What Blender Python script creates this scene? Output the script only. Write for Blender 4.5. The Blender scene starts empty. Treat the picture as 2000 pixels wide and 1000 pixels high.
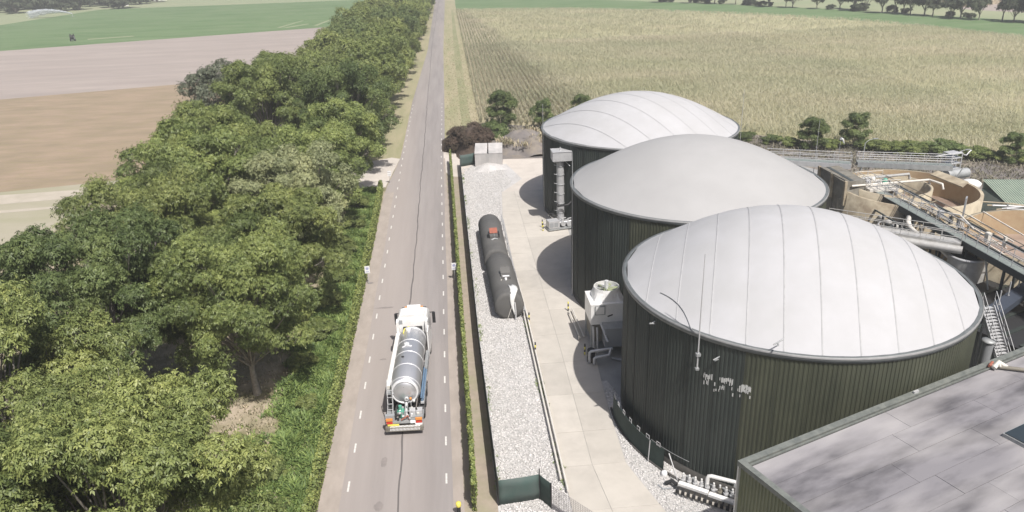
import bpy, bmesh, math, random
import numpy as np
from mathutils import Vector, Matrix
random.seed(7); RNG = np.random.default_rng(7)
SC = bpy.context.scene
COL = SC.collection
R = math.radians

# ------------------------------------------------------------------ camera
F = 1486.98                                   # focal length in units of 1/2000 of the picture width
CM = np.array([[0.99547413, -0.09006993, -0.03030947],
               [-0.06226115, -0.37717334, -0.92404752],
               [0.07179697, 0.92175251, -0.38107416]])      # rows: camera right, down, forward in the world
CH = 30.0                                     # drone height above the road, metres
cd = bpy.data.cameras.new('camera'); cam = bpy.data.objects.new('camera', cd); COL.objects.link(cam)
cd.sensor_width = 36; cd.lens = F * 36 / 2000; cd.clip_end = 5000; cd.clip_start = 0.5
r_, d_, f_ = CM
cam.matrix_world = Matrix(((r_[0], -d_[0], -f_[0], 0), (r_[1], -d_[1], -f_[1], 0), (r_[2], -d_[2], -f_[2], CH), (0, 0, 0, 1)))
SC.camera = cam

# ------------------------------------------------------------------ light
SUN_EL, SUN_AZ = R(57.5), R(292)                # azimuth counted from +X towards +Y
sdir = Vector((math.cos(SUN_EL) * math.cos(SUN_AZ), math.cos(SUN_EL) * math.sin(SUN_AZ), math.sin(SUN_EL)))
sl = bpy.data.lights.new('sun', 'SUN'); sun = bpy.data.objects.new('sun', sl); COL.objects.link(sun)
sl.energy = 4.5; sl.angle = R(0.6); sl.color = (1.0, 0.965, 0.925)
sun.rotation_euler = sdir.to_track_quat('Z', 'Y').to_euler()
world = bpy.data.worlds.new('World'); SC.world = world; world.use_nodes = True
wn = world.node_tree; bg = wn.nodes['Background']
sky = wn.nodes.new('ShaderNodeTexSky'); sky.sky_type = 'NISHITA'; sky.sun_disc = False
sky.sun_elevation = SUN_EL; sky.sun_rotation = R(90) - SUN_AZ; sky.dust_density = 4.0; sky.air_density = 1.0
wn.links.new(sky.outputs[0], bg.inputs[0]); bg.inputs[1].default_value = 0.088
SC.view_settings.view_transform = 'Standard'; SC.view_settings.look = 'None'
SC.view_settings.exposure = 0.22; SC.view_settings.gamma = 1.0; SC.view_settings.use_curve_mapping = False

# ------------------------------------------------------------------ helpers
def G(px, py, z=0.0):
    """the point at height z that the photograph shows at (px, py)"""
    q = np.array([(px - 1000) / F, (py - 500) / F, 1.0]); d = CM.T @ q; t = (z - CH) / d[2]
    return Vector((d[0] * t, d[1] * t, z))

def wall_hit(px, py, cx, cy, r):
    q = np.array([(px - 1000) / F, (py - 500) / F, 1.0]); d = CM.T @ q
    a = d[0]**2 + d[1]**2; b = -2 * (d[0] * cx + d[1] * cy); c = cx * cx + cy * cy - r * r
    t = (-b - math.sqrt(max(0, b * b - 4 * a * c))) / (2 * a)
    return Vector((d[0] * t, d[1] * t, CH + d[2] * t))

MATS = {}
def mat(name, c1, c2=None, scale=1.0, rough=0.8, metal=0.0, bump=0.0, bscale=None, detail=5, objrand=0.0, attr=None,
        transl=0.0, stretch=None, lo=0.35, hi=0.65, c3=None, s3=0.1, f3=0.5, emit=None, alpha=None, spec=0.5, coat=0.0, rotz=0.0):
    m = bpy.data.materials.new(name); m.use_nodes = True; MATS[name] = m
    n = m.node_tree.nodes; l = m.node_tree.links; b = n['Principled BSDF']
    b.inputs['Roughness'].default_value = rough; b.inputs['Metallic'].default_value = metal
    b.inputs['Specular IOR Level'].default_value = spec
    if coat: b.inputs['Coat Weight'].default_value = coat
    tc = n.new('ShaderNodeTexCoord'); mp = n.new('ShaderNodeMapping'); l.new(tc.outputs['Object'], mp.inputs[0])
    if rotz:
        m0 = n.new('ShaderNodeMapping'); m0.inputs['Rotation'].default_value = (0, 0, rotz); l.new(tc.outputs['Object'], m0.inputs[0]); l.new(m0.outputs[0], mp.inputs[0])
    if stretch: mp.inputs['Scale'].default_value = stretch
    c1 = (*c1, 1); out = None
    if c2 is not None:
        nz = n.new('ShaderNodeTexNoise'); nz.inputs['Scale'].default_value = scale; nz.inputs['Detail'].default_value = detail
        nz.inputs['Roughness'].default_value = 0.62; l.new(mp.outputs[0], nz.inputs[0])
        mr = n.new('ShaderNodeMapRange'); mr.inputs[1].default_value = lo; mr.inputs[2].default_value = hi; l.new(nz.outputs[0], mr.inputs[0])
        mx = n.new('ShaderNodeMix'); mx.data_type = 'RGBA'; l.new(mr.outputs[0], mx.inputs[0])
        mx.inputs[6].default_value = c1; mx.inputs[7].default_value = (*c2, 1); out = mx.outputs[2]
        if c3 is not None:
            n3 = n.new('ShaderNodeTexNoise'); n3.inputs['Scale'].default_value = s3; n3.inputs['Detail'].default_value = 3; l.new(mp.outputs[0], n3.inputs[0])
            m3 = n.new('ShaderNodeMapRange'); m3.inputs[1].default_value = 0.45; m3.inputs[2].default_value = 0.65; m3.inputs[4].default_value = f3; l.new(n3.outputs[0], m3.inputs[0])
            x3 = n.new('ShaderNodeMix'); x3.data_type = 'RGBA'; l.new(m3.outputs[0], x3.inputs[0]); l.new(out, x3.inputs[6]); x3.inputs[7].default_value = (*c3, 1); out = x3.outputs[2]
    if objrand or attr:
        hs = n.new('ShaderNodeHueSaturation')
        if out: l.new(out, hs.inputs['Color'])
        else: hs.inputs['Color'].default_value = c1
        terms = []
        if objrand:
            oi = n.new('ShaderNodeObjectInfo'); a = n.new('ShaderNodeMapRange'); l.new(oi.outputs['Random'], a.inputs[0])
            a.inputs[3].default_value = 1 - objrand; a.inputs[4].default_value = 1 + objrand; terms.append(a.outputs[0])
        if attr:
            at = n.new('ShaderNodeAttribute'); at.attribute_name = 'tint'; a = n.new('ShaderNodeMapRange'); l.new(at.outputs['Fac'], a.inputs[0])
            a.inputs[3].default_value = 1 - attr; a.inputs[4].default_value = 1 + attr; terms.append(a.outputs[0])
            hh = n.new('ShaderNodeMapRange'); l.new(at.outputs['Fac'], hh.inputs[0]); hh.inputs[3].default_value = 0.515; hh.inputs[4].default_value = 0.475
            l.new(hh.outputs[0], hs.inputs['Hue'])
        v = terms[0]
        if len(terms) == 2:
            mm = n.new('ShaderNodeMath'); mm.operation = 'MULTIPLY'; l.new(terms[0], mm.inputs[0]); l.new(terms[1], mm.inputs[1]); v = mm.outputs[0]
        l.new(v, hs.inputs['Value']); out = hs.outputs[0]
    if out: l.new(out, b.inputs['Base Color'])
    else: b.inputs['Base Color'].default_value = c1
    if bump:
        nb = n.new('ShaderNodeTexNoise'); nb.inputs['Scale'].default_value = bscale or scale * 3; nb.inputs['Detail'].default_value = 6; l.new(mp.outputs[0], nb.inputs[0])
        bp = n.new('ShaderNodeBump'); bp.inputs['Strength'].default_value = 1.0; bp.inputs['Distance'].default_value = bump; l.new(nb.outputs[0], bp.inputs['Height']); l.new(bp.outputs[0], b.inputs['Normal'])
    if transl:
        tr = n.new('ShaderNodeBsdfTranslucent'); ms = n.new('ShaderNodeMixShader'); ms.inputs[0].default_value = transl
        if out: l.new(out, tr.inputs[0])
        else: tr.inputs[0].default_value = c1
        o = n['Material Output']; l.new(b.outputs[0], ms.inputs[1]); l.new(tr.outputs[0], ms.inputs[2]); l.new(ms.outputs[0], o.inputs[0])
    if alpha is not None: b.inputs['Alpha'].default_value = alpha
    return m

class MB:
    """collects shapes and links them as ONE mesh object"""
    def __init__(s): s.v = []; s.f = []; s.m = []; s.sm = []
    def add(s, vs, fs, mi=0, smooth=False):
        o = len(s.v); s.v += [tuple(v) for v in vs]
        for f in fs: s.f.append(tuple(i + o for i in f)); s.m.append(mi); s.sm.append(smooth)
        return s
    def box(s, x0, x1, y0, y1, z0, z1, mi=0, M=None):
        vs = [(x, y, z) for x in (x0, x1) for y in (y0, y1) for z in (z0, z1)]
        if M is not None: vs = [M @ Vector(v) for v in vs]
        return s.add(vs, [(0, 1, 3, 2), (4, 6, 7, 5), (0, 4, 5, 1), (2, 3, 7, 6), (0, 2, 6, 4), (1, 5, 7, 3)], mi)
    def tube(s, pts, r, n=8, mi=0, cap=True, smooth=True):
        pts = [Vector(p) for p in pts]; rs = r if isinstance(r, (list, tuple)) else [r] * len(pts)
        rings = []; up = None
        for i, p in enumerate(pts):
            d = (pts[min(i + 1, len(pts) - 1)] - pts[max(i - 1, 0)]).normalized()
            if up is None: up = Vector((0, 0, 1)) if abs(d.z) < 0.9 else Vector((0, 1, 0))
            a = d.cross(up).normalized(); b = a.cross(d).normalized(); up = b
            rings.append([p + (a * math.cos(2 * math.pi * k / n) + b * math.sin(2 * math.pi * k / n)) * rs[i] for k in range(n)])
        vs = [v for rg in rings for v in rg]; fs = []
        for i in range(len(pts) - 1):
            for k in range(n): fs.append((i * n + k, i * n + (k + 1) % n, (i + 1) * n + (k + 1) % n, (i + 1) * n + k))
        s.add(vs, fs, mi, smooth)
        if cap: s.add(rings[0], [tuple(range(n))[::-1]], mi); s.add(rings[-1], [tuple(range(n))], mi)
        return s
    def bar(s, a, b, w, h=None, mi=0):
        a = Vector(a); b = Vector(b); d = (b - a).normalized(); h = h or w
        up = Vector((0, 0, 1)) if abs(d.z) < 0.95 else Vector((0, 1, 0))
        x = d.cross(up).normalized() * w / 2; y = x.cross(d).normalized() * h / 2
        vs = [p + sx * x + sy * y for p in (a, b) for sx, sy in ((-1, -1), (1, -1), (1, 1), (-1, 1))]
        return s.add(vs, [(0, 1, 2, 3), (7, 6, 5, 4), (0, 4, 5, 1), (1, 5, 6, 2), (2, 6, 7, 3), (3, 7, 4, 0)], mi)
    def lathe(s, prof, cx=0, cy=0, n=32, mi=0, smooth=True, a0=0, a1=2 * math.pi, M=None):
        full = abs(a1 - a0 - 2 * math.pi) < 1e-6; k = n if full else n + 1; vs = []
        for r, z in prof:
            for i in range(k):
                a = a0 + (a1 - a0) * i / n; vs.append(Vector((cx + r * math.cos(a), cy + r * math.sin(a), z)))
        if M is not None: vs = [M @ v for v in vs]
        fs = []
        for j in range(len(prof) - 1):
            for i in range(n):
                i2 = (i + 1) % k; fs.append((j * k + i, j * k + i2, (j + 1) * k + i2, (j + 1) * k + i))
        return s.add(vs, fs, mi, smooth)
    def prism(s, poly, z0, z1, mi=0):
        n = len(poly); vs = [(p[0], p[1], z0) for p in poly] + [(p[0], p[1], z1) for p in poly]
        fs = [tuple(range(n))[::-1], tuple(range(n, 2 * n))] + [(i, (i + 1) % n, n + (i + 1) % n, n + i) for i in range(n)]
        return s.add(vs, fs, mi)
    def poly(s, pts, mi=0): return s.add(pts, [tuple(range(len(pts)))], mi)
    def build(s, name, mats, parent=None, fix=False):
        me = bpy.data.meshes.new(name); me.from_pydata([tuple(v) for v in s.v], [], s.f)
        for m in (mats if isinstance(mats, (list, tuple)) else [mats]): me.materials.append(MATS[m])
        me.polygons.foreach_set('material_index', s.m); me.polygons.foreach_set('use_smooth', s.sm)
        if fix:
            b = bmesh.new(); b.from_mesh(me); bmesh.ops.recalc_face_normals(b, faces=b.faces); b.to_mesh(me); b.free()
        me.update(); return link(name, me, parent)

def link(name, me, parent=None):
    o = bpy.data.objects.new(name, me); COL.objects.link(o)
    if parent: o.parent = parent
    return o
def tag(o, label=None, cat=None, group=None, kind=None):
    if label: o['label'] = label
    if cat: o['category'] = cat
    if group: o['group'] = group
    if kind: o['kind'] = kind
    return o
def empty(name, loc=(0, 0, 0), rz=0, label=None, cat=None, group=None):
    o = bpy.data.objects.new(name, None); COL.objects.link(o); o.location = loc; o.rotation_euler = (0, 0, rz); o.empty_display_size = 0.3
    return tag(o, label, cat, group)
def kids(o): return [c for c in list(bpy.data.objects) if c.parent == o]
def copy_tree(o, parent=None, ch=None):
    c = o.copy(); COL.objects.link(c)
    if parent: c.parent = parent
    for k in (ch if ch is not None else kids(o)): copy_tree(k, c)
    return c
def np_mesh(name, V, Q, mats, tint=None, mi=None, smooth=False):
    me = bpy.data.meshes.new(name); nv = len(V); nf, k = Q.shape
    me.vertices.add(nv); me.vertices.foreach_set('co', V.astype(np.float32).ravel())
    me.loops.add(nf * k); me.loops.foreach_set('vertex_index', Q.astype(np.int32).ravel())
    me.polygons.add(nf); me.polygons.foreach_set('loop_start', np.arange(0, nf * k, k, dtype=np.int32))
    for m in (mats if isinstance(mats, (list, tuple)) else [mats]): me.materials.append(MATS[m])
    if mi is not None: me.polygons.foreach_set('material_index', mi.astype(np.int32))
    if smooth: me.polygons.foreach_set('use_smooth', np.ones(nf, dtype=bool))
    if tint is not None:
        a = me.attributes.new('tint', 'FLOAT', 'POINT'); a.data.foreach_set('value', tint.astype(np.float32))
    me.update(calc_edges=True); return me

# ------------------------------------------------------------------ materials
_a, _b = G(1443, 900, 7.8), G(2000, 678, 7.8); ROOF_ANG = -math.atan2(_b.y - _a.y, _b.x - _a.x)
mat('soil', (0.27, 0.22, 0.16), (0.18, 0.16, 0.10), 0.6, bump=0.03, bscale=4)
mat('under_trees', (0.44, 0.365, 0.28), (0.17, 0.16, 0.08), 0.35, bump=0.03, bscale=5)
mat('asphalt', (0.298, 0.272, 0.260), (0.235, 0.214, 0.205), 0.9, rough=0.85, c3=(0.365, 0.32, 0.29), s3=0.12, f3=0.6, bump=0.004, bscale=30, stretch=(1, 0.05, 1), detail=9)
mat('asphalt_edge', (0.375, 0.325, 0.285), (0.31, 0.27, 0.235), 1.2, rough=0.9, bump=0.004, bscale=30, stretch=(1, 0.4, 1))
mat('tar', (0.135, 0.122, 0.116), rough=0.7)
mat('stain_shadow', (0.20, 0.18, 0.17), (0.26, 0.23, 0.215), 2, rough=0.8)  # colour of the road stains and of one painted cast shadow
mat('road_paint', (0.74, 0.72, 0.68), (0.5, 0.48, 0.45), 6, rough=0.7)
mat('footpath', (0.36, 0.30, 0.24), (0.30, 0.255, 0.20), 1.5, rough=0.95, bump=0.01, bscale=20, c3=(0.26, 0.26, 0.15), s3=0.5)
mat('gravel', (0.52, 0.50, 0.48), (0.38, 0.365, 0.35), 5, rough=0.95, bump=0.03, bscale=9, c3=(0.58, 0.57, 0.56), s3=0.4)
mat('gravel_stone', (0.56, 0.545, 0.525), rough=0.9, attr=0.3)
mat('concrete', (0.49, 0.455, 0.405), (0.43, 0.40, 0.355), 0.8, rough=0.9, objrand=0.07, c3=(0.52, 0.485, 0.43), s3=0.25, bump=0.003, bscale=20)
mat('yard', (0.34, 0.335, 0.325), (0.26, 0.26, 0.25), 0.5, rough=0.9, bump=0.005, bscale=10)
mat('light_yard', (0.56, 0.51, 0.455), (0.49, 0.445, 0.395), 0.5, rough=0.95, bump=0.01, bscale=8)
mat('old_concrete', (0.40, 0.385, 0.36), (0.26, 0.25, 0.23), 1.2, rough=0.9, bump=0.006, bscale=15)
mat('bunker_concrete', (0.50, 0.475, 0.46), (0.36, 0.35, 0.34), 0.9, rough=0.9, stretch=(1, 1, .3))
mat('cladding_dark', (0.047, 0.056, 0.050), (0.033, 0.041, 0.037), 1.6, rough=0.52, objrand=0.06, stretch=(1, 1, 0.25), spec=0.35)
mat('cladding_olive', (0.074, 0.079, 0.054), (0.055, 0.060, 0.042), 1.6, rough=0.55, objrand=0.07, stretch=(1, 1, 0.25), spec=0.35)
mat('plinth', (0.085, 0.08, 0.072), (0.05, 0.048, 0.044), 1.5, rough=0.85)
mat('membrane', (0.445, 0.442, 0.448), (0.415, 0.412, 0.415), 0.5, rough=0.8, spec=0.2, objrand=0.012, c3=(0.41, 0.405, 0.395), s3=0.25, f3=0.25, bump=0.006, bscale=1.3)
mat('membrane_grey', (0.375, 0.37, 0.365), (0.35, 0.345, 0.34), 0.3, rough=0.8, spec=0.2, c3=(0.34, 0.335, 0.325), s3=0.2, f3=0.25)
mat('seam', (0.32, 0.32, 0.32), (0.39, 0.39, 0.39), 2.5, rough=0.6)
mat('rim', (0.15, 0.16, 0.16), (0.11, 0.12, 0.12), 1.5, rough=0.5)
mat('rim_pale', (0.27, 0.27, 0.265), (0.2, 0.2, 0.2), 2, rough=0.6)
mat('rim_dark', (0.14, 0.15, 0.14), rough=0.5)
mat('galv', (0.56, 0.56, 0.56), (0.47, 0.47, 0.475), 2, rough=0.45, metal=0.25)
mat('pale_steel', (0.46, 0.455, 0.44), (0.36, 0.35, 0.33), 2, rough=0.5, metal=0.1)
mat('galv_dull', (0.40, 0.41, 0.41), (0.30, 0.31, 0.31), 2, rough=0.55, metal=0.3)
mat('stainless', (0.62, 0.62, 0.63), rough=0.36, metal=0.7)
mat('stainless_bright', (0.82, 0.82, 0.82), rough=0.35, metal=0.3)
mat('white_paint', (0.78, 0.77, 0.75), (0.70, 0.69, 0.67), 1.5, rough=0.35, coat=0.3)
mat('cream_paint', (0.66, 0.63, 0.57), (0.58, 0.55, 0.5), 2, rough=0.5)
mat('grey_paint', (0.30, 0.31, 0.32), rough=0.5)
mat('black', (0.025, 0.025, 0.026), rough=0.6)
mat('rubber', (0.03, 0.03, 0.03), (0.045, 0.043, 0.04), 6, rough=0.85)
mat('glass', (0.03, 0.04, 0.045), rough=0.08, spec=0.8)
mat('orange_lens', (0.72, 0.29, 0.07), rough=0.3)
mat('red_lens', (0.55, 0.05, 0.03), rough=0.3)
mat('yellow', (0.75, 0.66, 0.12), rough=0.5)
mat('navy', (0.045, 0.055, 0.075), rough=0.6)
mat('green_paint', (0.10, 0.33, 0.24), rough=0.5)
mat('red_paint', (0.36, 0.12, 0.075), (0.28, 0.10, 0.07), 4, rough=0.6)
mat('blue_hose', (0.13, 0.20, 0.29), rough=0.45)
mat('tank_black', (0.115, 0.112, 0.106), (0.085, 0.083, 0.08), 1.2, rough=0.75, c3=(0.15, 0.145, 0.135), s3=0.6)
mat('tarp', (0.62, 0.62, 0.63), rough=0.6)
mat('net_green', (0.022, 0.04, 0.034), (0.032, 0.052, 0.045), 1.2, rough=0.8)
mat('net_light', (0.05, 0.085, 0.075), (0.075, 0.10, 0.092), 0.8, rough=0.7)
mat('mesh_wire', (0.30, 0.28, 0.28), rough=0.6)
mat('roof_felt', (0.215, 0.205, 0.215), (0.078, 0.074, 0.08), 0.55, rough=0.75, objrand=0.03, c3=(0.40, 0.38, 0.375), s3=0.3, f3=0.75, rotz=ROOF_ANG, stretch=(0.35, 1.2, 1), lo=.42, hi=.64, bump=0.004, bscale=12, detail=8)
mat('roof_edge', (0.19, 0.20, 0.18), (0.12, 0.13, 0.12), 3, rough=0.6)
mat('joint', (0.07, 0.068, 0.07), rough=0.9)
mat('building_green', (0.17, 0.18, 0.11), (0.13, 0.14, 0.085), 0.7, rough=0.6, objrand=0.05)
mat('clar_concrete', (0.46, 0.40, 0.29), (0.25, 0.20, 0.14), 0.9, rough=0.85, c3=(0.45, 0.40, 0.30), s3=0.4)
mat('clar_inner', (0.38, 0.27, 0.165), (0.44, 0.35, 0.22), 0.8, rough=0.85)
mat('sludge', (0.24, 0.175, 0.14), (0.36, 0.285, 0.235), 0.5, rough=0.35, bump=0.02, bscale=1.5)
mat('steel_brown', (0.21, 0.20, 0.175), (0.13, 0.115, 0.09), 1.3, rough=0.7, c3=(0.27, 0.25, 0.2), s3=.6)
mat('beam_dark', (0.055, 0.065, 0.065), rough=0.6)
mat('grating', (0.23, 0.26, 0.24), (0.17, 0.19, 0.18), 4, rough=0.6)
mat('shed_green', (0.32, 0.375, 0.30), (0.27, 0.32, 0.26), 1, rough=0.55)
mat('field_brown', (0.33, 0.245, 0.175), (0.24, 0.19, 0.125), 0.3, rough=0.95, c3=(0.26, 0.215, 0.12), s3=1.1, stretch=(0.35, 1, 1), bump=0.08, bscale=1.2, detail=12)
mat('field_pink', (0.375, 0.32, 0.285), (0.30, 0.255, 0.23), 0.16, rough=0.95, stretch=(0.15, 1, 1), c3=(0.29, 0.25, 0.215), s3=0.8, detail=10)
mat('field_green', (0.085, 0.155, 0.05), (0.135, 0.205, 0.085), 0.12, rough=0.9, stretch=(0.2, 1, 1), detail=10, c3=(0.17, 0.215, 0.11), s3=0.35, f3=0.6)
mat('field_damp', (0.29, 0.25, 0.225), (0.34, 0.29, 0.26), 0.2, rough=0.95, stretch=(0.2, 1, 1))
mat('field_pale', (0.24, 0.28, 0.155), (0.30, 0.31, 0.19), 0.03, rough=0.9, stretch=(0.3, 1, 1))
mat('field_tan', (0.36, 0.33, 0.23), (0.30, 0.29, 0.18), 0.03, rough=0.9, stretch=(0.3, 1, 1))
mat('field_grey_green', (0.30, 0.285, 0.19), (0.36, 0.325, 0.25), 0.15, rough=0.95, stretch=(0.4, 1, 1))
mat('sand_track', (0.46, 0.41, 0.34), (0.38, 0.34, 0.27), 0.3, rough=0.95)
mat('verge', (0.36, 0.315, 0.205), (0.26, 0.255, 0.14), 0.35, rough=0.95, stretch=(1, 0.15, 1), bump=0.03, bscale=3)
mat('verge_green', (0.20, 0.215, 0.105), (0.29, 0.27, 0.16), 0.3, rough=0.95, stretch=(1, 0.2, 1), bump=0.03, bscale=3)
mat('maize_ground', (0.38, 0.36, 0.21), (0.44, 0.41, 0.25), 0.1, rough=0.95)
mat('row_soil', (0.30, 0.265, 0.175), (0.36, 0.32, 0.21), 0.5, rough=0.95)
mat('maize_leaf', (0.61, 0.58, 0.43), (0.48, 0.48, 0.325), 0.05, stretch=(0.25, 1, 1), rough=0.8, attr=0.08, transl=0.5, spec=0.1)
mat('grass_blade', (0.20, 0.29, 0.085), rough=0.6, attr=0.4, transl=0.35)
mat('grass_dry', (0.40, 0.36, 0.235), rough=0.8, attr=0.4, transl=0.2)
mat('scrub_leaf', (0.19, 0.18, 0.125), rough=0.8, attr=0.45, transl=0.2)
mat('leaf_mid', (0.200, 0.250, 0.080), rough=0.5, attr=0.55, transl=0.24, objrand=0.16, spec=0.45)
mat('leaf_yellow', (0.215, 0.260, 0.085), rough=0.5, attr=0.5, transl=0.26, objrand=0.10, spec=0.45)
mat('leaf_pale', (0.34, 0.37, 0.19), rough=0.5, attr=0.4, transl=0.25, spec=0.45)
mat('leaf_dark', (0.150, 0.200, 0.072), rough=0.5, attr=0.5, transl=0.28, objrand=0.15, spec=0.4)
mat('leaf_grey', (0.125, 0.145, 0.095), rough=0.6, attr=0.4, transl=0.2, objrand=0.12)
mat('leaf_far', (0.080, 0.100, 0.055), rough=0.7, attr=0.35, transl=0.2, objrand=0.2)
mat('hedge_leaf', (0.215, 0.265, 0.08), rough=0.55, attr=0.45, transl=0.2)
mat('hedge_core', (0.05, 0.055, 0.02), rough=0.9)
mat('bark', (0.30, 0.27, 0.235), (0.19, 0.17, 0.145), 4, rough=0.9, bump=0.02, bscale=8)
mat('brush_brown', (0.085, 0.062, 0.042), rough=0.9, attr=0.4)
mat('compost', (0.052, 0.036, 0.027), (0.085, 0.062, 0.045), 2.5, rough=0.95, bump=0.08, bscale=4)
mat('heap_soil', (0.20, 0.18, 0.165), (0.15, 0.135, 0.13), 0.8, rough=0.95, bump=0.05, bscale=3, c3=(0.30, 0.25, 0.18), s3=0.35)
mat('letter_white', (0.55, 0.55, 0.53), rough=0.7)
mat('sign_white', (0.80, 0.80, 0.80), rough=0.4)
mat('sign_blue', (0.35, 0.36, 0.55), rough=0.4)
mat('lid_cloth', (0.70, 0.70, 0.68), rough=0.7)
mat('far_roof', (0.30, 0.14, 0.09), rough=0.8)
mat('spray', (0.85, 0.87, 0.88), rough=0.6, transl=0.5, alpha=0.8)

# ------------------------------------------------------------------ haze: one closed box of thin air round everything
hz = bpy.data.materials.new('haze_air'); hz.use_nodes = True; hn = hz.node_tree; hn.nodes.remove(hn.nodes['Principled BSDF'])
pv = hn.nodes.new('ShaderNodeVolumePrincipled'); pv.inputs['Color'].default_value = (0.93, 0.93, 0.92, 1); pv.inputs['Density'].default_value = 0.00062; pv.inputs['Anisotropy'].default_value = 0.1
hn.links.new(pv.outputs[0], hn.nodes['Material Output'].inputs['Volume']); MATS['haze_air'] = hz
tag(MB().box(-1600, 1600, -320, 2550, -1.2, 34).build('haze', 'haze_air'), 'thin summer haze lying over the fields', kind='stuff')

# ------------------------------------------------------------------ ground and fields
def sheet(name, pts, z, m, kind='structure', label=None):
    mb = MB().poly([(p[0], p[1], z) for p in pts]); o = mb.build(name, m)
    if o.data.polygons[0].normal.z < 0: o.data.flip_normals()
    return tag(o, label, None, None, kind)
P = lambda *a: [G(*q) for q in a]
g = MB().add([(-1500, -300, -0.06), (1500, -300, -0.06), (1500, 2500, -0.06), (-1500, 2500, -0.06)], [(0, 1, 2, 3)]).build('ground', 'field_tan'); tag(g, kind='structure')
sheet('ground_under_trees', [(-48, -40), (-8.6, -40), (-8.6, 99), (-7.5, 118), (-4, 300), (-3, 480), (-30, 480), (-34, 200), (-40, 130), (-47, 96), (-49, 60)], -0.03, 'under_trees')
sheet('grass_field', [(-260, -40), (-48, -40), (-49, 60), (-40, 112), (-62, 107.6), (-260, 78)], -0.035, 'field_grey_green')
sheet('sand_track', P((-700, 440), (0, 381), (215, 366), (330, 356), (330, 366), (215, 380), (0, 399), (-700, 462)), -0.022, 'sand_track')
sheet('sand_track', P((-300, 446), (0, 411), (130, 401), (130, 405), (0, 416), (-300, 452)), -0.022, 'sand_track')
sheet('brown_field', [(-260, 78), (-62, 107.6), (-40, 112), (-40, 130), (-34, 205), (-60, 199), (-102.5, 186.5), (-260, 143)], -0.03, 'field_brown')
sheet('pale_ploughed_field', [(-260, 143), (-102.5, 186.5), (-60, 199), (-34, 205), (-31, 337), (-53, 329), (-155, 291), (-330, 226)], -0.032, 'field_pink')
sheet('green_crop_field', [(-330, 226), (-155, 291), (-53, 329), (-31, 337), (-24, 505), (-44, 500), (-204, 500), (-216, 408), (-420, 330)], -0.03, 'field_green')
sheet('pale_meadow', [(-900, 330), (-420, 330), (-216, 408), (-204, 500), (-44, 500), (-24, 505), (-20, 900), (-900, 900)], -0.05, 'field_pale')
for pts_ in (((540, 54), (590, 40), (594, 40), (548, 54)), ((553, 54), (600, 46), (604, 47), (562, 54)), ((612, 50), (650, 36), (653, 36), (620, 50)), ((170, 76), (260, 70), (262, 71), (172, 77.5))): sheet('bare_track', P(*pts_), -0.02, 'field_pale')
for pts_ in (((0, 142), (400, 120), (400, 122), (0, 145)), ((0, 160), (400, 135), (400, 139), (0, 165))): sheet('damp_strip', P(*pts_), -0.024, 'field_damp')
sheet('verge_left', [(-12.5, 112), (-7.7, 112), (-7.7, 117), (-7.3, 159), (-5.1, 240), (-3.4, 471), (-2.2, 700), (-8, 700), (-10, 240), (-12.5, 160)], -0.015, 'verge')
sheet('verge_right', [(-0.9, 117), (5.4, 117), (6.2, 240), (7.2, 392), (8, 700), (4, 700), (2.2, 468), (-0.27, 240), (-0.6, 158)], -0.015, 'verge')
sheet('verge_ditch', [(2.2, 120), (3.9, 120), (4.6, 240), (5.6, 392), (4.6, 392), (2.9, 240)], -0.008, 'verge_green')
CORN = [(5.4, 136), (16, 131), (30, 126), (46.6, 119.5), (60, 109), (78, 97), (110, 72), (200, 20), (260, 60), (166, 212), (152, 270), (129, 306), (97, 341), (60, 372), (6.9, 391)]
sheet('maize_field_ground', CORN, -0.03, 'maize_ground')
sheet('maize_row_soil', [(5.4, 136), (16, 131), (30, 126), (32, 140), (30, 175), (22, 260), (12, 380), (6.9, 391)], -0.024, 'row_soil')
sheet('green_strip', [(6.9, 391), (60, 372), (97, 341), (129, 306), (152, 270), (166, 212), (260, 60), (330, 90), (205, 238), (186, 275), (160, 325), (131, 368), (80, 430), (8, 470)], -0.035, 'field_green')
sheet('far_meadow', [(8, 470), (80, 430), (131, 368), (160, 325), (186, 275), (205, 238), (330, 90), (900, 200), (900, 900), (9, 900)], -0.045, 'field_pale')
sheet('far_stubble', [(300, 420), (205, 300), (235, 240), (420, 260), (500, 420)], -0.03, 'field_pink')
sheet('scrub_strip', [(6, 108), (16, 108), (30, 108), (45, 106), (52, 92), (66, 84), (110, 50), (120, 62), (78, 97), (60, 109), (46.6, 119.5), (30, 126), (16, 131), (6, 136), (3, 118)], -0.02, 'heap_soil')
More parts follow.
